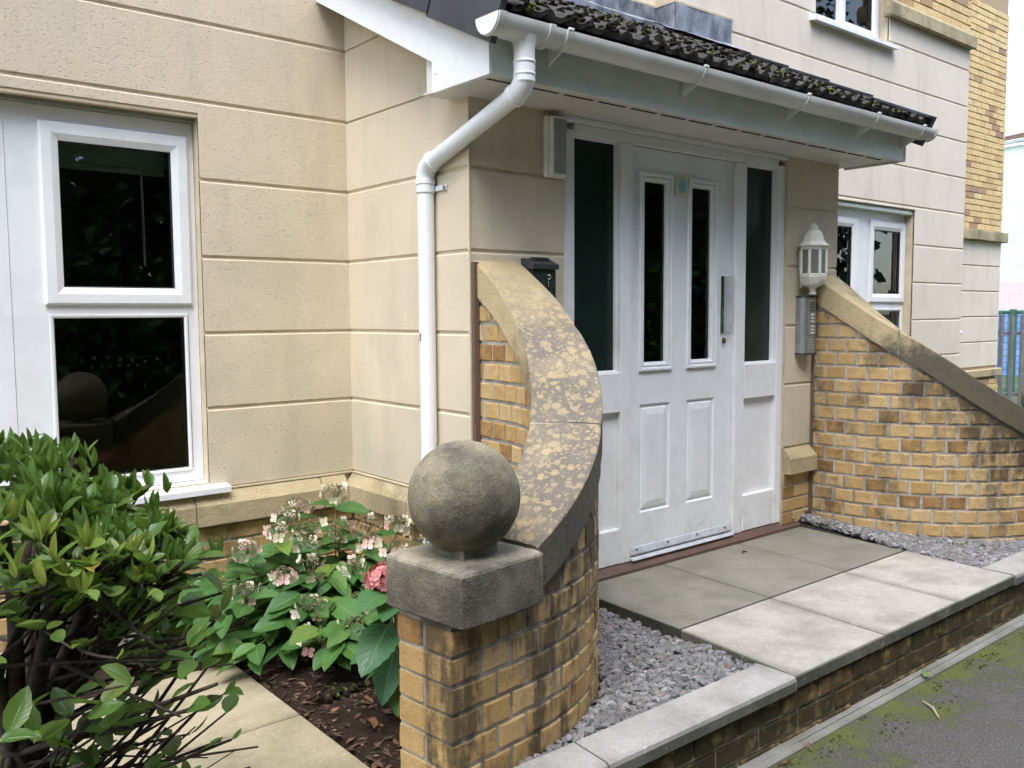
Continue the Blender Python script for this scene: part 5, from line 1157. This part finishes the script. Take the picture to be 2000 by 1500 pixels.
# ================================================================== FAR RIGHT: THE NEXT WING, FENCES, PAINTED BUILDING
YW, XW0, XW1 = 2.2, 8.55, 10.40
wing = thing('building_wing', 'yellow brick and cream rendered wing set back behind the main wall corner', 'building', loc=(9.5, YW, -.2))
g = G().box(XW0, XW1-.01, YW+.012, YW+4, -.3, 6.0); core = g.obj('wall', 'mortar_far', wing)
for a, b in zip(*(lambda l: (l, l[1:]))([.49, .815, 1.14, 1.465, 1.79, 2.105])): G().box(XW0, XW1, YW, YW+.5, a+.006, b-.006 if b < 2 else b, .006).obj('render_course', 'render_light', core)
for a, b in ((XW0, 9.2), (9.205, 9.85), (9.855, XW1+.07)): G().box(a, b, YW-.06, YW+.3, 2.106, 2.235, .008).obj('band_stone', 'band_stone', wing)
G().box(XW0, XW1+.05, YW-.05, YW+.3, .36, .46, .01).obj('plinth_stone', 'plinth_stone', wing)
flat_bricks(wing, 'brick_far', XW0, XW1, 2.24, 37, YW, .02, jit=.003)
flat_bricks(wing, 'brick_far', XW0, XW1, -.2, 7, YW-.02, .04, jit=.003)
B('vent_cap', 'upvc', wing, 9.02, 9.15, YW-.09, YW-.001, .93, .975, .008)
# palisade fence
pf = thing('palisade_fence', 'grey galvanised palisade fence beyond the wing', 'fence', loc=(13, 2.7, -.3))
a = Vector((11.30, 3.10, 0)); d = Vector((.78, -.62, 0)).normalized(); nrm = Vector((-d.y, d.x, 0))
for i in range(16):
    p = a + d*i*.155; w = .034; t0 = 1.13
    g = G(); g.loft([[p-d*w-nrm*.012+Vector((0, 0, z)), p+Vector((0, 0, z)), p+d*w-nrm*.012+Vector((0, 0, z)), p+d*w-nrm*.016+Vector((0, 0, z)), p-nrm*.004+Vector((0, 0, z)), p-d*w-nrm*.016+Vector((0, 0, z))] for z in (-.3, t0)])
    g.loft([[p-d*w*.9+Vector((0, -.004, t0)), p-d*w*.1+Vector((0, 0, t0)), p-d*w*.6+Vector((0, 0, t0+.12))], [p-d*w*.9+Vector((0, 0, t0))-nrm*.004, p-d*w*.1+Vector((0, 0, t0))-nrm*.004, p-d*w*.6+Vector((0, 0, t0+.12))-nrm*.004]]); g.loft([[p+d*w*.1+Vector((0, 0, t0)), p+d*w*.9+Vector((0, 0, t0)), p+d*w*.6+Vector((0, 0, t0+.12))], [p+d*w*.1+Vector((0, 0, t0))-nrm*.004, p+d*w*.9+Vector((0, 0, t0))-nrm*.004, p+d*w*.6+Vector((0, 0, t0+.12))-nrm*.004]])
    g.obj('pale', 'galvanised', pf)
for z in (.86, -.05): G().loft([[a-d*.2+nrm*.02+Vector((0, 0, z)), a-d*.2+nrm*.06+Vector((0, 0, z)), a-d*.2+nrm*.06+Vector((0, 0, z+.05)), a-d*.2+nrm*.02+Vector((0, 0, z+.05))], [a+d*2.5+nrm*.02+Vector((0, 0, z)), a+d*2.5+nrm*.06+Vector((0, 0, z)), a+d*2.5+nrm*.06+Vector((0, 0, z+.05)), a+d*2.5+nrm*.02+Vector((0, 0, z+.05))]]).obj('rail', 'galvanised', pf)
# green mesh fence behind it
mf = thing('mesh_fence', 'dark green mesh fence behind the palisade', 'fence', loc=(15, 3.8, -.3))
a = Vector((14.0, 4.75, 0)); d = Vector((.78, -.62, 0)).normalized()
for i in range(3):
    p = a + d*(i*1.35+.10); G().box(p.x-.05, p.x+.05, p.y-.05, p.y+.05, -.3, 1.24).obj('post', 'green_paint', mf)
g = G()
for i in range(34): p = a + d*i*.08; g.tube([(p.x, p.y, -.3), (p.x, p.y, 1.16)], .006, 4)
for j in range(12): z = -.2+j*.12; q_ = a + d*2.7; g.tube([(a.x, a.y, z), (q_.x, q_.y, z)], .006, 4)
g.obj('mesh_panel', 'green_paint', mf)
p = a + d*.0; q_ = a+d*2.75; G().tube([(p.x, p.y, 1.19), (q_.x, q_.y, 1.19)], .03, 6).obj('top_rail', 'green_paint', mf)
# painted building
pb = thing('painted_building', 'pale green, pink and blue painted blockwork building in the distance', 'building', loc=(20, 5.5, -.3))
d = Vector((.60, -.80, 0)).normalized(); nr = Vector((.80, .60, 0)); a = Vector((18.6, 6.6, 0))
def fq(s, t, z): p = a + d*s + nr*t; return (p.x, p.y, z)
w = G().loft([[fq(-1.0, 0, -.3), fq(1.75, 0, -.3), fq(1.75, 3, -.3), fq(-1.0, 3, -.3)], [fq(-1.0, 0, 4.55), fq(1.75, 0, 4.95), fq(1.75, 3, 4.95), fq(-1.0, 3, 4.55)]]).obj('wall', 'painted_wall', pb)
G().loft([[fq(-1.0, -.10, 4.60), fq(-1.0, .1, 4.60), fq(-1.0, .1, 4.72), fq(-1.0, -.12, 4.66)], [fq(1.85, -.10, 5.02), fq(1.85, .1, 5.02), fq(1.85, .1, 5.14), fq(1.85, -.12, 5.08)]]).obj('gutter', 'fascia_white', pb)
G().loft([[fq(.75, -.05, 4.93), fq(.75, .2, 4.93), fq(.75, .2, 5.06), fq(.75, -.05, 5.02)], [fq(1.8, -.05, 5.10), fq(1.8, .2, 5.10), fq(1.8, .2, 5.26), fq(1.8, -.05, 5.22)]]).obj('roof_edge', 'brown_sill', pb)
for s, z in ((.0, 3.6), (.05, 3.5), (.0, 2.35), (.0, 1.55)):
    for k in range(4): G().loft([[fq(s-.03+.1*0, -.01, z+k*.045), fq(s+.10, -.01, z+k*.045), fq(s+.10, -.01, z+k*.045+.02), fq(s-.03, -.01, z+k*.045+.02)], [fq(s-.03, -.002, z+k*.045), fq(s+.10, -.002, z+k*.045), fq(s+.10, -.002, z+k*.045+.02), fq(s-.03, -.002, z+k*.045+.02)]]).obj('air_brick_slot', 'intercom_grey', pb)

# ================================================================== TREES ACROSS THE PATH (seen mirrored in the glass)
tr = random.Random(3)
TL = leaf_mesh('leaf', 'tree_leaf', .16, .10, .2, .2, 3, seed=1)
def tree(x, y, h, r, n, label):
    t = thing('broadleaf_tree', label, 'tree', 'trees across the path behind the camera', loc=(x, y, -.26)); b = Vector((x, y, -.26))
    G().tube([b, b+Vector((.05, 0, h*.3)), b+Vector((0, .1, h*.6)), b+Vector((0, 0, h*.85))], [h*.03, h*.024, h*.015, h*.006], 9).obj('trunk', 'bark', t, True)
    cl = [b + Vector((tr.gauss(0, r*.45), tr.gauss(0, r*.45), h*tr.uniform(.18, 1.0))) for _ in range(26)]
    for c in cl[:9]: G().tube([b+Vector((0, 0, min(h*.5, c.z*.6))), (b+Vector((0, 0, c.z*.8))).lerp(c, .5), c], [h*.010, h*.007, h*.003], 6).obj('limb', 'bark', t, True)
    its = []
    for i in range(n):
        c = tr.choice(cl); p = c + Vector((tr.gauss(0, r*.22), tr.gauss(0, r*.22), tr.gauss(0, r*.20)))
        if p.z < .05: continue
        its.append((TL, aim(p, (tr.gauss(0, 1), tr.gauss(0, 1), tr.gauss(-.2, .5)), Vector((tr.gauss(0, .8), tr.gauss(0, .8), 1)), tr.uniform(.9, 1.5))))
    g = G(); g.uv = []
    for me, M in its:
        o = len(g.v); c = [M @ Vector(v) for v in ((0, 0, 0), (.05, .08, .01), (0, .16, -.02), (-.05, .08, .01))]; g.v += [tuple(v) for v in c]; g.uv += [(.5, 0), (1, .5), (.5, 1), (0, .5)]; g.f.append((o, o+1, o+2, o+3))
    me = g.mesh('crown', False, False); me.materials.append(MAT['tree_leaf']); k = link('crown', me, t); k['kind'] = 'stuff'
for i, (x, y, h, r, lb) in enumerate(((-10.5, -7.2, 8.5, 2.4, 'tall leafy tree across the path, far left of the row'), (-7.2, -7.6, 9.5, 2.6, 'tall leafy tree across the path, second of the row'), (-3.8, -7.0, 8.5, 2.5, 'spreading tree across the path opposite the window'), (-.4, -7.6, 9.5, 2.6, 'spreading tree across the path opposite the porch'), (3.2, -7.1, 8.5, 2.5, 'leafy tree across the path opposite the door'), (6.8, -7.6, 9.5, 2.6, 'tall leafy tree across the path, right of the door'), (10.4, -7.2, 8.5, 2.5, 'leafy tree across the path near the fence end'), (14., -7.6, 9., 2.6, 'leafy tree across the path, last of the row'))): tree(x, y, h, r, 8500, lb)
g = G()
for i in range(34000):
    x, y, z = tr.uniform(-22, 26), -11.5+tr.gauss(0, .9), tr.uniform(-.25, 9.5)+.7*math.sin(tr.uniform(0, 6)); M = aim((x, y, z), (tr.gauss(0, 1), tr.gauss(0, .5), tr.gauss(0, 1)), Vector((tr.gauss(0, .4), tr.gauss(1, .6), .4)), tr.uniform(2.0, 3.2)); o = len(g.v)
    g.v += [tuple(M @ Vector(v)) for v in ((0, 0, 0), (.07, .08, .01), (0, .16, -.02), (-.07, .08, .01))]; g.f.append((o, o+1, o+2, o+3))
tag(g.obj('woodland', 'tree_leaf', fix=False), 'dense wood behind the trees across the path', 'woodland', kind='stuff')
g = G(); g.uv = None
for i in range(12000):
    x, y, z = tr.uniform(-12, 14), -5.75+tr.gauss(0, .28), tr.uniform(-.25, 2.0)+.15*math.sin(tr.uniform(0, 6)); M = aim((x, y, z), (tr.gauss(0, 1), tr.gauss(0, 1), tr.gauss(0, .7)), Vector((tr.gauss(0, .6), tr.gauss(.3, .6), 1)), tr.uniform(.7, 1.3)); o = len(g.v)
    g.v += [tuple(M @ Vector(v)) for v in ((0, 0, 0), (.05, .08, .01), (0, .16, -.02), (-.05, .08, .01))]; g.f.append((o, o+1, o+2, o+3))
tag(g.obj('hedge', 'hedge_leaf', fix=False), 'low green hedge along the far side of the path', 'hedge', kind='stuff')
